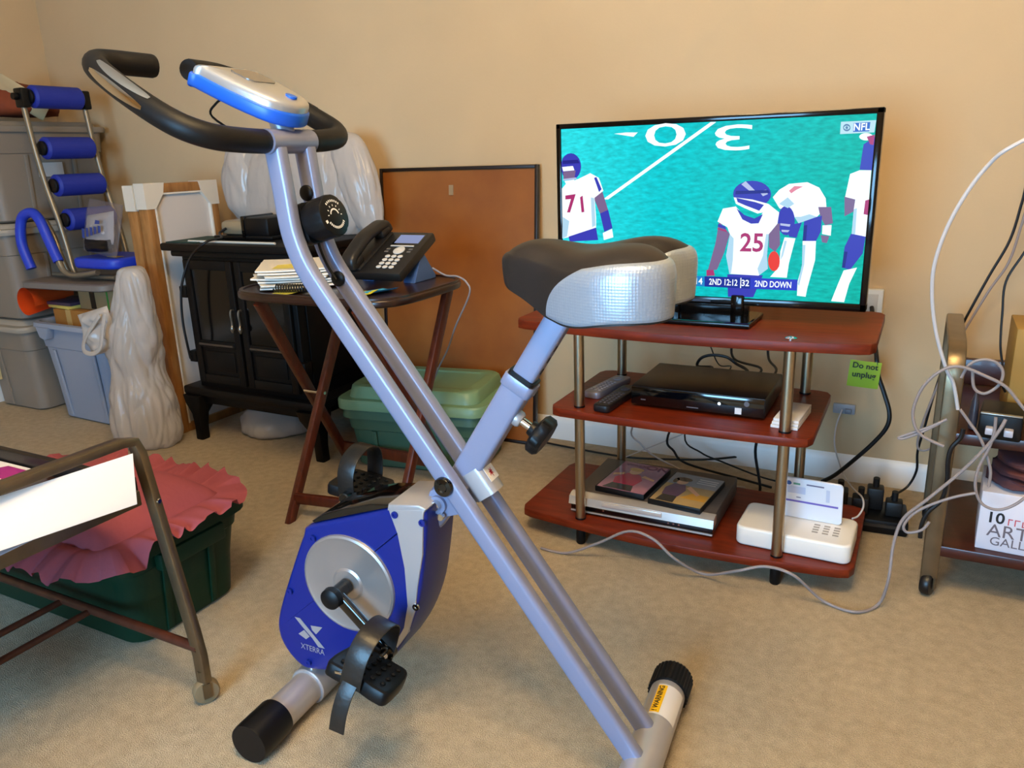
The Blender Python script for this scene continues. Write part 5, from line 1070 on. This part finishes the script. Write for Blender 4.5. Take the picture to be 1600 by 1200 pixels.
# ---- light green lidded bin under the side table
M_GRN = mat('bin_green', '#3f5f4b', .45); M_GRNL = mat('bin_green_lid', '#71906c', .42)
t = thing('storage_bin', 'green storage bin with a pale green lid under the side table', 'storage bin', (-1.408, 2.045, 0), R(9.5))
part('tub', M_GRN, t, lambda bm: tub(bm, .43, .26, .478, .305, .215, .04, .6))
part('rim_band', M_GRN, t, lambda bm: rim(bm, .478, .305, .04, .205, .010, .03))
for x_ in (-.13, .13): part('rib', M_GRN, t, lambda bm: sweep(bm, [(x_, -.131, .01), (x_, -.145, .13)], rrect(.016, .006, .002, 2), up=(0, -1, 0)))
part('lid', M_GRNL, t, lambda bm: ringface(bm, [ring(.50, .325, .045, .203), ring(.515, .34, .05, .206), ring(.515, .34, .05, .232), ring(.505, .33, .045, .238), ring(.45, .285, .04, .238), ring(.44, .275, .05, .27), ring(.43, .265, .05, .275), ring(.36, .20, .03, .275), ring(.35, .19, .03, .270)]))

# ---- folding side table
M_DWOOD = mat('dark_wood', '#2e140c', .3, col2='#1d0c07', vscale=10, stretch=(2, 8, 8), coat=.2); M_RWOOD = mat('red_wood', '#5a2411', .35, col2='#43180a', vscale=10, stretch=(8, 8, 1.2))
t = thing('side_table', 'dark wooden folding tray table with crossed legs', 'side table', (-1.395, 1.69, 0))
O2 = Vector((-1.395, 1.69, 0))
def sup(a, b, e, n=72):
    return [(math.copysign(abs(math.cos(2*math.pi*i/n))**(2/e), math.cos(2*math.pi*i/n))*a, math.copysign(abs(math.sin(2*math.pi*i/n))**(2/e), math.sin(2*math.pi*i/n))*b) for i in range(n)]
part('tray_top', M_DWOOD, t, lambda bm: prism(bm, sup(.277, .213, 4.5), .620, .640, 'z', bev=.006, seg=3))
part('tray_lip', M_DWOOD, t, lambda bm: ringface(bm, [[Vector((a, b, z)) for a, b in sup(.277-q, .213-q, 4.5)] for q, z in ((.003, .6395), (.004, .644), (.012, .644), (.014, .6395))], cap0=False, cap1=False))
lg_ = [((-1.62, 1.88, 0), (-1.60, 1.50, .62)), ((-1.19, 1.90, 0), (-1.17, 1.50, .62)), ((-1.50, 1.475, 0), (-1.535, 1.86, .62)), ((-1.175, 1.53, 0), (-1.165, 1.86, .62))]
lg_ = [((-1.640, 1.90, 0), (-1.55, 1.50, .618)), ((-1.235, 1.90, 0), (-1.225, 1.50, .618)), ((-1.505, 1.468, 0), (-1.545, 1.87, .618)), ((-1.185, 1.53, 0), (-1.19, 1.87, .618))]
for a, b in lg_:
    a, b = Vector(a)-O2, Vector(b)-O2; d_ = (b-a).normalized()
    def leg(bm):
        sweep(bm, [a, b], rrect(.020, .034, .005, 2), up=Vector((0, 1, 0)))
        for v in bm.verts:
            if v.co.z < .02: v.co.z = max(0, v.co.z)*0+ (0 if v.co.z < .02 else v.co.z)
    part('leg', M_RWOOD, t, leg)
part('stretcher', M_RWOOD, t, lambda bm: sweep(bm, [Vector((-1.625, 1.86, .07))-O2, Vector((-1.235, 1.86, .07))-O2], rrect(.018, .036, .004, 2), up=(0, 0, 1)))
part('stretcher', M_RWOOD, t, lambda bm: sweep(bm, [Vector((-1.505, 1.50, .06))-O2, Vector((-1.19, 1.55, .06))-O2], rrect(.018, .03, .004, 2), up=(0, 0, 1)))
part('pivot_bolt', M_CHROME, t, lambda bm: rod(bm, Vector((-1.592, 1.675, .318))-O2, Vector((-1.515, 1.675, .318))-O2, .005, 10))
# ---- desk phone on the table
M_PHONE = mat('phone_black', '#1a1614', .42, bump=.03, bscale=900)
t = thing('desk_phone', 'black office phone tilted on its stand on the tray table', 'phone', (-1.315, 1.775, .6405), R(0))
tm = Matrix.Translation((0, -.085, .012)) @ Matrix.Rotation(R(27), 4, 'X')
def tp(fn):
    def f(bm):
        tmp = bmesh.new(); fn(tmp); tmp.transform(tm); me = bpy.data.meshes.new('x'); tmp.to_mesh(me); tmp.free(); bm.from_mesh(me); bpy.data.meshes.remove(me)
    return f
part('base', M_PHONE, t, tp(lambda bm: rect(bm, -.095, .095, 0, .20, 0, .028, .006)))
for x0_, x1_ in ((.05, .09), (-.09, -.05)):
    part('stand_foot', mat('phone_stand', '#44608e', .4), t, lambda bm: prism(bm, [(-.02, 0), (.085, 0), (.085, .008), (.03, .078), (.02, .078)], x0_, x1_, 'x', bev=.002))
part('cradle', M_PHONE, t, tp(lambda bm: rect(bm, -.092, -.036, .008, .192, .026, .034, .004)))
hs = cr([(-.064, .006, .036), (-.064, .012, .058), (-.064, .045, .066), (-.064, .10, .072), (-.064, .155, .066), (-.064, .188, .058), (-.064, .196, .036)], 5)
part('handset', M_PHONE, t, tp(lambda bm: (sweep(bm, hs, rrect(.046, .026, .011, 3), up=(0, 0, 1), transport=True), rect(bm, -.087, -.041, .002, .05, .032, .060, .010), rect(bm, -.087, -.041, .152, .20, .032, .060, .010))))
part('display', emit('phone_screen', '#8f9ac4', .9), t, tp(lambda bm: rect(bm, -.005, .075, .142, .182, .0275, .0288)))
part('display_bezel', M_BLKG, t, tp(lambda bm: rect(bm, -.011, .081, .137, .187, .0272, .0283)))
M_KEY = mat('key_white', '#cfc7bd', .45)
part('soft_keys', M_KEY, t, tp(lambda bm: rect(bm, -.008, .07, .125, .130, .0278, .030, .001)))
part('navigation_pad', M_KEY, t, tp(lambda bm: lathe(bm, [(.0175, .0275), (.0175, .0298), (.014, .031), (.006, .031), (.005, .030)], 24, Matrix.Translation((.033, .106, 0)))))
for r_ in range(4):
    for c_ in range(3):
        part('key', M_KEY, t, tp(lambda bm: lathe(bm, [(.0075, .0275), (.0075, .0296), (.006, .0304)], 14, Matrix.Translation((.012+.0205*c_, .028+.0165*r_, 0)) @ Matrix.Diagonal((1.1, .85, 1, 1)))))
for x_, y_ in ((-.006, .112), (-.006, .1), (.068, .112), (.068, .1)):
    part('side_key', mat('key_dark', '#6b645e', .5), t, tp(lambda bm: rect(bm, x_-.006, x_+.006, y_-.003, y_+.003, .0278, .0292)))
def coil(bm):
    pts = []
    P0_, P1_ = Vector((-.085, -.235, .0135)), Vector((-.185, -.262, .0135)); N_ = 14*12
    ax_ = (P1_-P0_).normalized(); sd = Vector((-ax_.y, ax_.x, 0)); up_ = Vector((0, 0, 1))
    for i in range(N_+1):
        a_ = 2*math.pi*i/12; pts.append(P0_+(P1_-P0_)*(i/N_)+sd*.0095*math.cos(a_)+up_*.0095*math.sin(a_))
    tube(bm, pts, .0022, 6)
part('coiled_cord', M_PHONE, t, coil)
# ---- papers
rnd = random.Random(3)
for k in range(7):
    bm = bmesh.new(); n = 8; w_, h_ = .20, .255; z0 = .0
    cup = rnd.uniform(.002, .007)
    Vt = [[bm.verts.new((-w_/2+w_*i/n, -h_/2+h_*j/n, .0045+cup*((2*i/n-1)**2)*.6)) for i in range(n+1)] for j in range(n+1)]
    Vb = [[bm.verts.new((v.co.x, v.co.y, v.co.z-.0042)) for v in row] for row in Vt]
    for j in range(n):
        for i in range(n):
            bm.faces.new((Vt[j][i], Vt[j][i+1], Vt[j+1][i+1], Vt[j+1][i])); bm.faces.new((Vb[j][i], Vb[j+1][i], Vb[j+1][i+1], Vb[j][i+1]))
    for j in range(n):
        for i_ in (0, n): bm.faces.new((Vt[j][i_], Vt[j+1][i_], Vb[j+1][i_], Vb[j][i_]))
        for j_ in (0, n): bm.faces.new((Vt[j_][j], Vt[j_][j+1], Vb[j_][j+1], Vb[j_][j]))
    lab = ['white sheets at the very bottom of the paper pile beside the phone', 'white sheets just above the bottom of the paper pile by the phone', 'white sheets third from the bottom of the paper pile by the phone', 'white sheets in the very middle of the paper pile beside the phone', 'white sheets third from the top of the paper pile beside the phone', 'white sheets just under the yellow-marked top sheet of the pile', 'topmost white sheet with a yellow patch on the paper pile beside the phone'][k]
    o = single('paper_sheets', bm, mat('sheet_white', '#e4ddd2', .75), lab, 'papers', (-1.562+rnd.uniform(-.010, .010), 1.67+rnd.uniform(-.01, .01), .6446+.0073*k), R(40+rnd.uniform(-14, 14)), 'paper pile on the tray table')
    if k == 6:
        part('yellow_patch', mat('patch_yellow', '#e2d05a', .7), o, lambda bm: bm.faces.new([bm.verts.new((x_, y_, .0049+.6*cup*((2*x_/w_)**2))) for x_, y_ in ((-.06, -.09), (.02, -.1), (.045, -.03), (.01, .01), (-.05, -.01))]), smooth=False)
for cc, ll, x_, y_, rz in (('d8d020', 'yellow sticky note on the tray table edge under the phone', -1.268, 1.575, 20), ('3aa6d8', 'light blue sticky note on top of the yellow one by the phone', -1.232, 1.605, -18), ('e6da4a', 'yellow sticky note under the coiled phone cord', -1.47, 1.53, 5)):
    bm = bmesh.new(); n = 5; zb = .0012 if cc == '3aa6d8' else 0
    Vt = [[bm.verts.new((-.036+.072*i/n, -.036+.072*j/n, .0008+zb+.010*max(0, (i/n-.5))**2*4*(1 if cc == '3aa6d8' else .4))) for i in range(n+1)] for j in range(n+1)]
    for j in range(n):
        for i in range(n): bm.faces.new((Vt[j][i], Vt[j][i+1], Vt[j+1][i+1], Vt[j+1][i]))
    single('sticky_note', bm, mat('sticky_'+cc, '#'+cc, .7), ll, 'sticky note', (x_, y_, .6405), R(rz))


# ================================================================== DARK GREEN BIN, PILLOW, CARTS, CABLES
M_DGR = mat('bin_dark_green', '#0a2c1b', .45, spec=.3)
t = thing('storage_bin', 'dark green storage bin holding the pink pillow', 'storage bin', (-1.645, 1.015, 0))
part('tub', M_DGR, t, lambda bm: tub(bm, .55, .27, .60, .335, .235, .045, .72))
part('rim', M_DGR, t, lambda bm: rim(bm, .60, .335, .045, .237, .012, .03))
part('handle_lug', M_DGR, t, lambda bm: rect(bm, .293, .318, -.085, .085, .165, .205, .006))
for y_ in (-.06, .06): part('rib', M_DGR, t, lambda bm: sweep(bm, [(.276, y_, .01), (.292, y_, .165)], rrect(.016, .006, .002, 2), up=(1, 0, 0)))
# ruffled pillow
M_PINK = mat('pink_cotton', '#9c5058', .9, bump=.12, bscale=60, spec=.1)
t = thing('ruffled_pillow', 'dusty pink pillow with a ruffled border lying on the green bin', 'pillow', (-1.575, .960, .2470), R(0))
def pil(bm):
    n = 26; a_, b_ = .235, .15
    def P(i, j, s_):
        u, v = -1+2*i/n, -1+2*j/n; e = max(0, (1-u**4)*(1-v**4))
        z = .018+s_*(.055 if s_ > 0 else .012)*e**.55+.006*noise.noise(Vector((u*2, v*2, s_)))
        return Vector((u*a_, v*b_, z))
    for s_ in (-1, 1):
        G_ = [[bm.verts.new(P(i, j, s_)) for i in range(n+1)] for j in range(n+1)]
        for j in range(n):
            for i in range(n): bm.faces.new((G_[j][i], G_[j][i+1], G_[j+1][i+1], G_[j+1][i]))
part('cushion', M_PINK, t, pil, angle=180)
def ruf(bm):
    per = 420; out = []; rows = 9
    pts = []
    base = rrect(.47, .30, .05, 8)
    # resample the outline
    segs = [(Vector(base[i]), Vector(base[(i+1) % len(base)])) for i in range(len(base))]; tot = sum((b-a).length for a, b in segs)
    def at(s):
        s %= tot
        for a, b in segs:
            l_ = (b-a).length
            if s <= l_: return a+(b-a)*(s/max(l_, 1e-9)), (b-a).normalized() if l_ > 1e-9 else Vector((1, 0))
            s -= l_
        return segs[0][0], (segs[0][1]-segs[0][0]).normalized()
    G_ = []
    for k in range(rows+1):
        f = k/rows; row = []
        for i in range(per):
            p, d_ = at(tot*i/per); nrm = Vector((d_.y, -d_.x)); s_ = i/per
            ph = 2*math.pi*23*s_+5.0*noise.noise(Vector((s_*26, 0, 0))); am_ = .010*f**.8*(1+.9*noise.noise(Vector((s_*34, 3, 0))))
            wid = .078*(1+.18*noise.noise(Vector((s_*50, 8, 1))))
            q = p+nrm*wid*f+Vector((d_.x, d_.y))*.002*f*math.cos(ph)
            near = 1 if p.y < -.10 else (.35 if p.x > .2 else 0)
            z = .020+am_*math.sin(ph)+.012*f-.055*near*max(0, f-.25)**1.3
            row.append(bm.verts.new((q.x, q.y, z)))
        G_.append(row)
    for k in range(rows):
        for i in range(per):
            j = (i+1) % per; bm.faces.new((G_[k][i], G_[k][j], G_[k+1][j], G_[k+1][i]))
part('ruffle', M_PINK, t, ruf, angle=180)

# ---- left cart: brass side frames, shelf, rod rack, casters
M_BRASS = mat('worn_brass', '#84745c', .34, .9, var=.12, vscale=20); M_RUST = mat('rust_rod', '#4a2314', .45, var=.3, vscale=40)
M_SHELFD = mat('cart_shelf', '#3a2013', .4, col2='#2a150b', vscale=8, stretch=(1, 8, 8))
def caster(parent, x, y, col, yaw=0, r=.024):
    m_ = Matrix.Translation((x, y, 0)) @ Matrix.Rotation(yaw, 4, 'Z')
    wh = part('caster_wheel', col, parent, lambda bm: lathe(bm, [(r*.55, -.011), (r*.9, -.010), (r, -.006), (r, .006), (r*.9, .010), (r*.55, .011)], 26, m_ @ axis_m((0, 0, r), (0, 1, 0))))
    part('caster_fork', M_BRASS, wh, lambda bm: [box(bm, m_ @ Vector((0, s_*.014, r+.006)), (.014, .003, .03), rot=Matrix.Rotation(yaw, 4, 'Z')) for s_ in (-1, 1)]+[rod(bm, m_ @ Vector((0, 0, r+.018)), m_ @ Vector((0, 0, r+.045)), .010, 12)])
    return wh
CX, CYF = -1.19, .825
t = thing('metal_cart', 'worn brass cart with a rod rack beside the dark green bin', 'cart', (-1.43, .52, 0))
O3 = Vector((-1.43, .52, 0))
for sx in (0, 1):
    x_ = CX if sx == 0 else -1.96
    o_ = 1 if sx == 0 else -1
    side = [(x_+o_*.075, CYF, .045), (x_+o_*.075, CYF, .10), (x_+o_*.068, CYF, .15), (x_+o_*.005, CYF, .49), (x_, CYF-.004, .512), (x_, CYF-.03, .518), (x_, .25, .518), (x_, .215, .512), (x_+o_*.005, .212, .49), (x_+o_*.068, .212, .15), (x_+o_*.075, .212, .10), (x_+o_*.075, .212, .045)]
    part('side_frame', M_BRASS, t, lambda bm: sweep(bm, [Vector(p)-O3 for p in side], rrect(.016, .026, .003, 2), up=(1, 0, 0)))
    for y_ in (CYF, .212):
        caster(t, x_+o_*.075-O3.x, y_-O3.y, mat('caster_tan', '#7d6a4e', .5), R(60))
        part('screw', M_CHROME, t, lambda bm: lathe(bm, [(.005, 0), (.004, .003)], 10, axis_m(Vector((x_+o_*.035, y_+.0, .404))-O3, (o_*1.0, 0, 0))))
    part('shelf_rail', M_BRASS, t, lambda bm: rect(bm, x_-.006-O3.x, x_+.006-O3.x, .225-O3.y, CYF-.012-O3.y, .396, .424, .002))
part('shelf', M_SHELFD, t, lambda bm: rect(bm, -1.954-O3.x, CX-.006-O3.x, .225-O3.y, CYF-.012-O3.y, .402, .414, .001))
part('shelf_edge', mat('shelf_edge_black', '#0f0806', .4), t, lambda bm: rect(bm, -1.954-O3.x, CX-.006-O3.x, CYF-.020-O3.y, CYF-.006-O3.y, .41, .446, .002))
for y_ in (CYF, .212):
    part('rack_rod', M_RUST, t, lambda bm: rod(bm, Vector((-1.96-.075, y_, .115))-O3, Vector((CX+.075, y_, .115))-O3, .0095, 12))
for x_ in (-1.515, -1.425):
    part('rack_rod', M_RUST, t, lambda bm: rod(bm, Vector((x_, CYF, .112))-O3, Vector((x_, .212, .112))-O3, .007, 10))
# papers on the shelf
def sheet(name, label, cat, col, pts, z, th=.0015, group=None, bend=0):
    """sheet from 4 corner points"""
    bm = bmesh.new(); n = 10; a, b, c, d = [Vector(p) for p in pts]; o_ = Vector((sum(p[0] for p in pts)/4, sum(p[1] for p in pts)/4, 0))
    def P(i, j):
        u, v = i/n, j/n; q = (a*(1-u)+b*u)*(1-v)+(d*(1-u)+c*u)*v; q = q-o_; q.z += bend*math.sin(math.pi*u)*(1-v*.3); return q
    for k in (0, 1):
        G_ = [[bm.verts.new(P(i, j)+Vector((0, 0, th*k))) for i in range(n+1)] for j in range(n+1)]
        for j in range(n):
            for i in range(n): bm.faces.new((G_[j][i], G_[j][i+1], G_[j+1][i+1], G_[j+1][i]))
        if k == 0: G0 = G_
    for i in range(n):
        bm.faces.new((G0[0][i], G0[0][i+1], G_[0][i+1], G_[0][i])); bm.faces.new((G0[n][i], G0[n][i+1], G_[n][i+1], G_[n][i]))
        bm.faces.new((G0[i][0], G0[i+1][0], G_[i+1][0], G_[i][0])); bm.faces.new((G0[i][n], G0[i+1][n], G_[i+1][n], G_[i][n]))
    return single(name, bm, mat('paper_'+col, '#'+col, .7), label, cat, tuple(o_), 0, group)
sheet('paper_sheet', 'large white sheet leaning under the top bar of the brass cart', 'paper', 'efe9e4', [(-1.222, .40, .504), (-1.172, .40, .448), (-1.138, .772, .424), (-1.166, .800, .500)], 0, bend=.004)
sheet('paper_sheet', 'pale blue sheet lying on the cart shelf below the large white one', 'paper', 'a9b6cf', [(-1.34, .36, .4265), (-1.155, .42, .4265), (-1.178, .70, .4265), (-1.34, .72, .4265)], 0)
sheet('booklet', 'dark booklet at the bottom of the papers on the cart shelf', 'booklet', '30333f', [(-1.36, .34, .415), (-1.20, .38, .415), (-1.20, .76, .415), (-1.36, .74, .415)], 0, th=.010)
t2 = sheet('magazine', 'white magazine with a magenta band on the far part of the cart shelf', 'magazine', 'ebe3dc', [(-1.68, .45, .415), (-1.43, .45, .415), (-1.43, .80, .415), (-1.68, .80, .415)], 0, th=.008)
bm = bmesh.new(); bm.faces.new([bm.verts.new(p) for p in ((.125-.16, .05, .4236), (.124, .05, .4236), (.124, .165, .4236), (.02, .165, .4236))]); obj('magenta_band', bm, mat('ink_magenta', '#a0247a', .5), t2, smooth=False)
part('band_print', mat('ink_pinkwhite', '#f0c8e4', .5), t2, lambda bm: tube(bm, cr([(.045, .09, .4242), (.055, .125, .4242), (.066, .095, .4242), (.076, .118, .4242), (.088, .092, .4242), (.098, .118, .4242), (.104, .08, .4242)], 5), .0014, 6))
t2 = sheet('book', 'thin white book with a dark edge lying on the rod rack', 'book', 'b9b6c2', [(-1.54, .50, .1195), (-1.345, .50, .1195), (-1.385, .615, .1195), (-1.53, .615, .1195)], 0, th=.014)

# ---- right cart
t = thing('metal_cart', 'brass legged cart with dark shelves beside the television stand', 'cart', (.33, 1.97, 0))
O4 = Vector((.33, 1.97, 0))
for x_ in (.078, .60):
    side = [(x_, 1.775, .045), (x_, 1.775, .47), (x_, 1.780, .515), (x_, 1.80, .545), (x_, 1.84, .556), (x_, 2.12, .556), (x_, 2.16, .545), (x_, 2.175, .51), (x_, 2.18, .45), (x_, 2.18, .045)]
    pts = [Vector(p)-O4 for p in side]
    part('side_frame', M_BRASS, t, lambda bm: sweep(bm, pts[:2]+cr(pts[1:5], 4)[1:]+cr(pts[5:9], 4)+pts[9:], rrect(.020, .034, .003, 2), up=(1, 0, 0)))
    for y_ in (1.775, 2.18): caster(t, x_-O4.x, y_-O4.y, mat('caster_black', '#100f10', .4), R(70), .026)
for z_ in (.125, .385):
    part('shelf', M_SHELFD if False else mat('cart_shelf_red', '#45190f', .35, col2='#33120b', vscale=8, stretch=(1, 8, 8), coat=.15), t, lambda bm: (rect(bm, .092-O4.x, .586-O4.x, 1.765-O4.y, 2.175-O4.y, z_-.025, z_, .003)))
part('shelf_back', MATS['cart_shelf_red'], t, lambda bm: rect(bm, .10-O4.x, .578-O4.x, 2.15-O4.y, 2.17-O4.y, .3855, .45, .003))
# black hub with two network plugs
t = thing('network_hub', 'small black network adapter with two grey plugs on the right cart', 'adapter', (.172, 1.80, .3855), R(-6))
part('case', M_BLK, t, lambda bm: rect(bm, -.038, .038, -.055, .055, 0, .052, .005))
part('top_edge', mat('hub_edge', '#a8a49c', .3, .5), t, lambda bm: rect(bm, -.036, .036, -.0555, -.045, .0515, .054, .001))
for x_ in (-.016, .016): part('network_plug', mat('clear_plug', '#b8b4bc', .25), t, lambda bm: rect(bm, x_-.008, x_+.008, -.072, -.050, .014, .028, .002))
bm = bmesh.new(); lathe(bm, [(.004, 0), (.014, .004), (.017, .025), (.013, .06), (.004, .08)], 16, Matrix.Diagonal((.55, 1, 1, 1)))
single('cable_clip', bm, mat('clip_grey', '#3c3a44', .4), 'dark grey oval plug body standing beside the network adapter', 'plug', (.122, 1.80, .3855))
# art book box and what lies on it
t = thing('art_book_box', 'white boxed book set reading ART GALLERY on the right cart', 'book box', (.275, 1.85, .1255), R(-3))
part('carton', mat('book_white', '#d9d6e0', .5), t, lambda bm: rect(bm, -.115, .115, -.07, .09, 0, .132, .002))
fm = lambda x, z: frame_m((x, -.0708, z), (1, 0, 0), (0, 0, 1))
textmesh('print', '10', .034, mat('ink_black', '#141216', .5), t, fm(-.085, .075), extrude=.0001, align='CENTER', bold=True)
def strokes(bm):
    rnd = random.Random(5); x_ = -.062
    while x_ < .10:
        w_ = rnd.uniform(.005, .010); h_ = rnd.uniform(.010, .016)
        for q in ((x_, x_+.002, 0, h_), (x_, x_+w_, rnd.choice((0, h_*.5, h_-.002)), None)):
            z1_ = q[3] if q[3] else q[2]+.002
            bm.faces.new([bm.verts.new((a_, -.0706, .064+b_)) for a_, b_ in ((q[0], q[2]), (q[1], q[2]), (q[1], z1_), (q[0], z1_))])
        x_ += w_+.0035
part('print', mat('ink_red', '#c8404a', .5), t, strokes, smooth=False)
textmesh('print', 'ART', .040, mat('ink_greybrown', '#6b6068', .5), t, fm(-.060, .046), extrude=.0001)
textmesh('print', 'GALLERY', .027, MATS['ink_greybrown'], t, fm(-.035, .022), extrude=.0001)
t = thing('folded_scarf', 'rust and purple folded cloth lying on the boxed book set', 'cloth', (.275, 1.865, .2582))
M_SCARF = mat('scarf_rust', '#6a3020', .8, col2='#3c2836', vscale=16)
for k in range(3):
    part('fold', M_SCARF, t, lambda bm: pillow(bm, .22-.012*k, .026, .15, Matrix.Translation((.002*k, 0, .022*k)), seed=3*k, amp=.02), angle=180)
# cardboard carton on the right cart, cut by the frame
bm = bmesh.new(); rect(bm, 0, .22, 0, .16, 0, .20, .002)
single('cardboard_box', bm, M_CARDB2 if False else mat('carton_yellow', '#9a7836', .7, var=.06, vscale=12), 'tall yellowish cardboard box standing on the right cart', 'box', (.185, 1.885, .3855))

# ---- cables
M_CGREY = mat('cable_grey', '#8d8280', .5); M_CWHITE = mat('cable_white', '#c7c2c2', .5); M_CBLK = mat('cable_black', '#0d0b0c', .45)
def cable(key, name, label, m, r, sub=6, cat='cable', seg=8, group=None):
    pts = [Vector(p) for p in CAB[key]]; o_ = pts[0].copy(); o_.z = 0
    pts = cr([p-o_ for p in pts], sub)
    for p in pts: p.z = max(p.z, r)
    bm = bmesh.new(); tube(bm, pts, r, seg)
    return single(name, bm, m, label, cat, tuple(o_), 0, group)
cable('floor_grey', 'network_cable', 'long grey network cable looping over the carpet in front of the stand', M_CGREY, .0034)
cable('coax', 'coaxial_cable', 'pale thick cable arching in front of the wall right of the television', M_CWHITE, .0036)
cable('black_long', 'black_cable', 'black cord hanging down to the power strip beside the right cart', M_CBLK, .0032)
cable('grey_pair', 'network_cable', 'grey cable hanging alongside the long black cord', M_CGREY, .003)
cable('black_right', 'black_cable', 'thin black cord hanging in front of the cardboard box on the cart', M_CBLK, .0024)
cable('loop_a', 'network_cable', 'grey cable in a wide loop around the right cart post', M_CGREY, .0032)
cable('loop_b', 'network_cable', 'grey cable in a small ring above the cart shelf', M_CGREY, .003)
cable('loop_c', 'network_cable', 'short flat grey loop beside the right cart post', M_CGREY, .003)
cable('eth_b', 'network_cable', 'grey cable drooping from the network adapter over the boxed books', M_CGREY, .003)
cable('eth_c', 'network_cable', 'grey cable running down from the cart post past the shelf', M_CGREY, .003)
cable('eth_d', 'network_cable', 'grey cable crossing the right cart leg toward the power strip', M_CGREY, .003)
cable('black_cart', 'black_cable', 'black cord running down along the right cart leg', M_CBLK, .0045)
cable('thick_black', 'black_cable', 'thick black cord curving on the wall under the green note', M_CBLK, .0058)
cable('jack_cord', 'telephone_cable', 'thin white cord from the wall jack to the modem', M_CWHITE, .0022)
cable('behind_a', 'black_cable', 'black cord lying along the baseboard behind the stand', M_CBLK, .0036)
cable('behind_b', 'black_cable', 'black cord hanging behind the disc player', M_CBLK, .0036)
cable('behind_c', 'black_cable', 'thin black cord sagging across behind the middle shelf', M_CBLK, .0026)
cable('behind_d', 'black_cable', 'black cord dropping behind the right pole of the stand', M_CBLK, .004)
cable('behind_white', 'telephone_cable', 'white cord hanging behind the disc player', M_CWHITE, .0028)
cable('behind_white2', 'telephone_cable', 'thin white cord slanting up the baseboard behind the stand', M_CWHITE, .002)
cable('tvcord_loop', 'black_cable', 'black cord looped behind the cable box', M_CBLK, .0042)
cable('tvcord_a', 'signal_cable', 'thin black cord slanting down behind the cable box', M_CBLK, .0018)
cable('tvcord_b', 'black_cable', 'straight black cord from the television behind the cable box', M_CBLK, .0034)
cable('tvcord_c', 'black_cable', 'straight black cord behind the right end of the cable box', M_CBLK, .0034)
cable('stove_cord', 'black_cable', 'black cord draped from the stove-top device over its left side', M_CBLK, .0042)
cable('phone_line', 'telephone_cable', 'pale phone line hanging from the tray table to the green lid', M_CGREY, .0026)
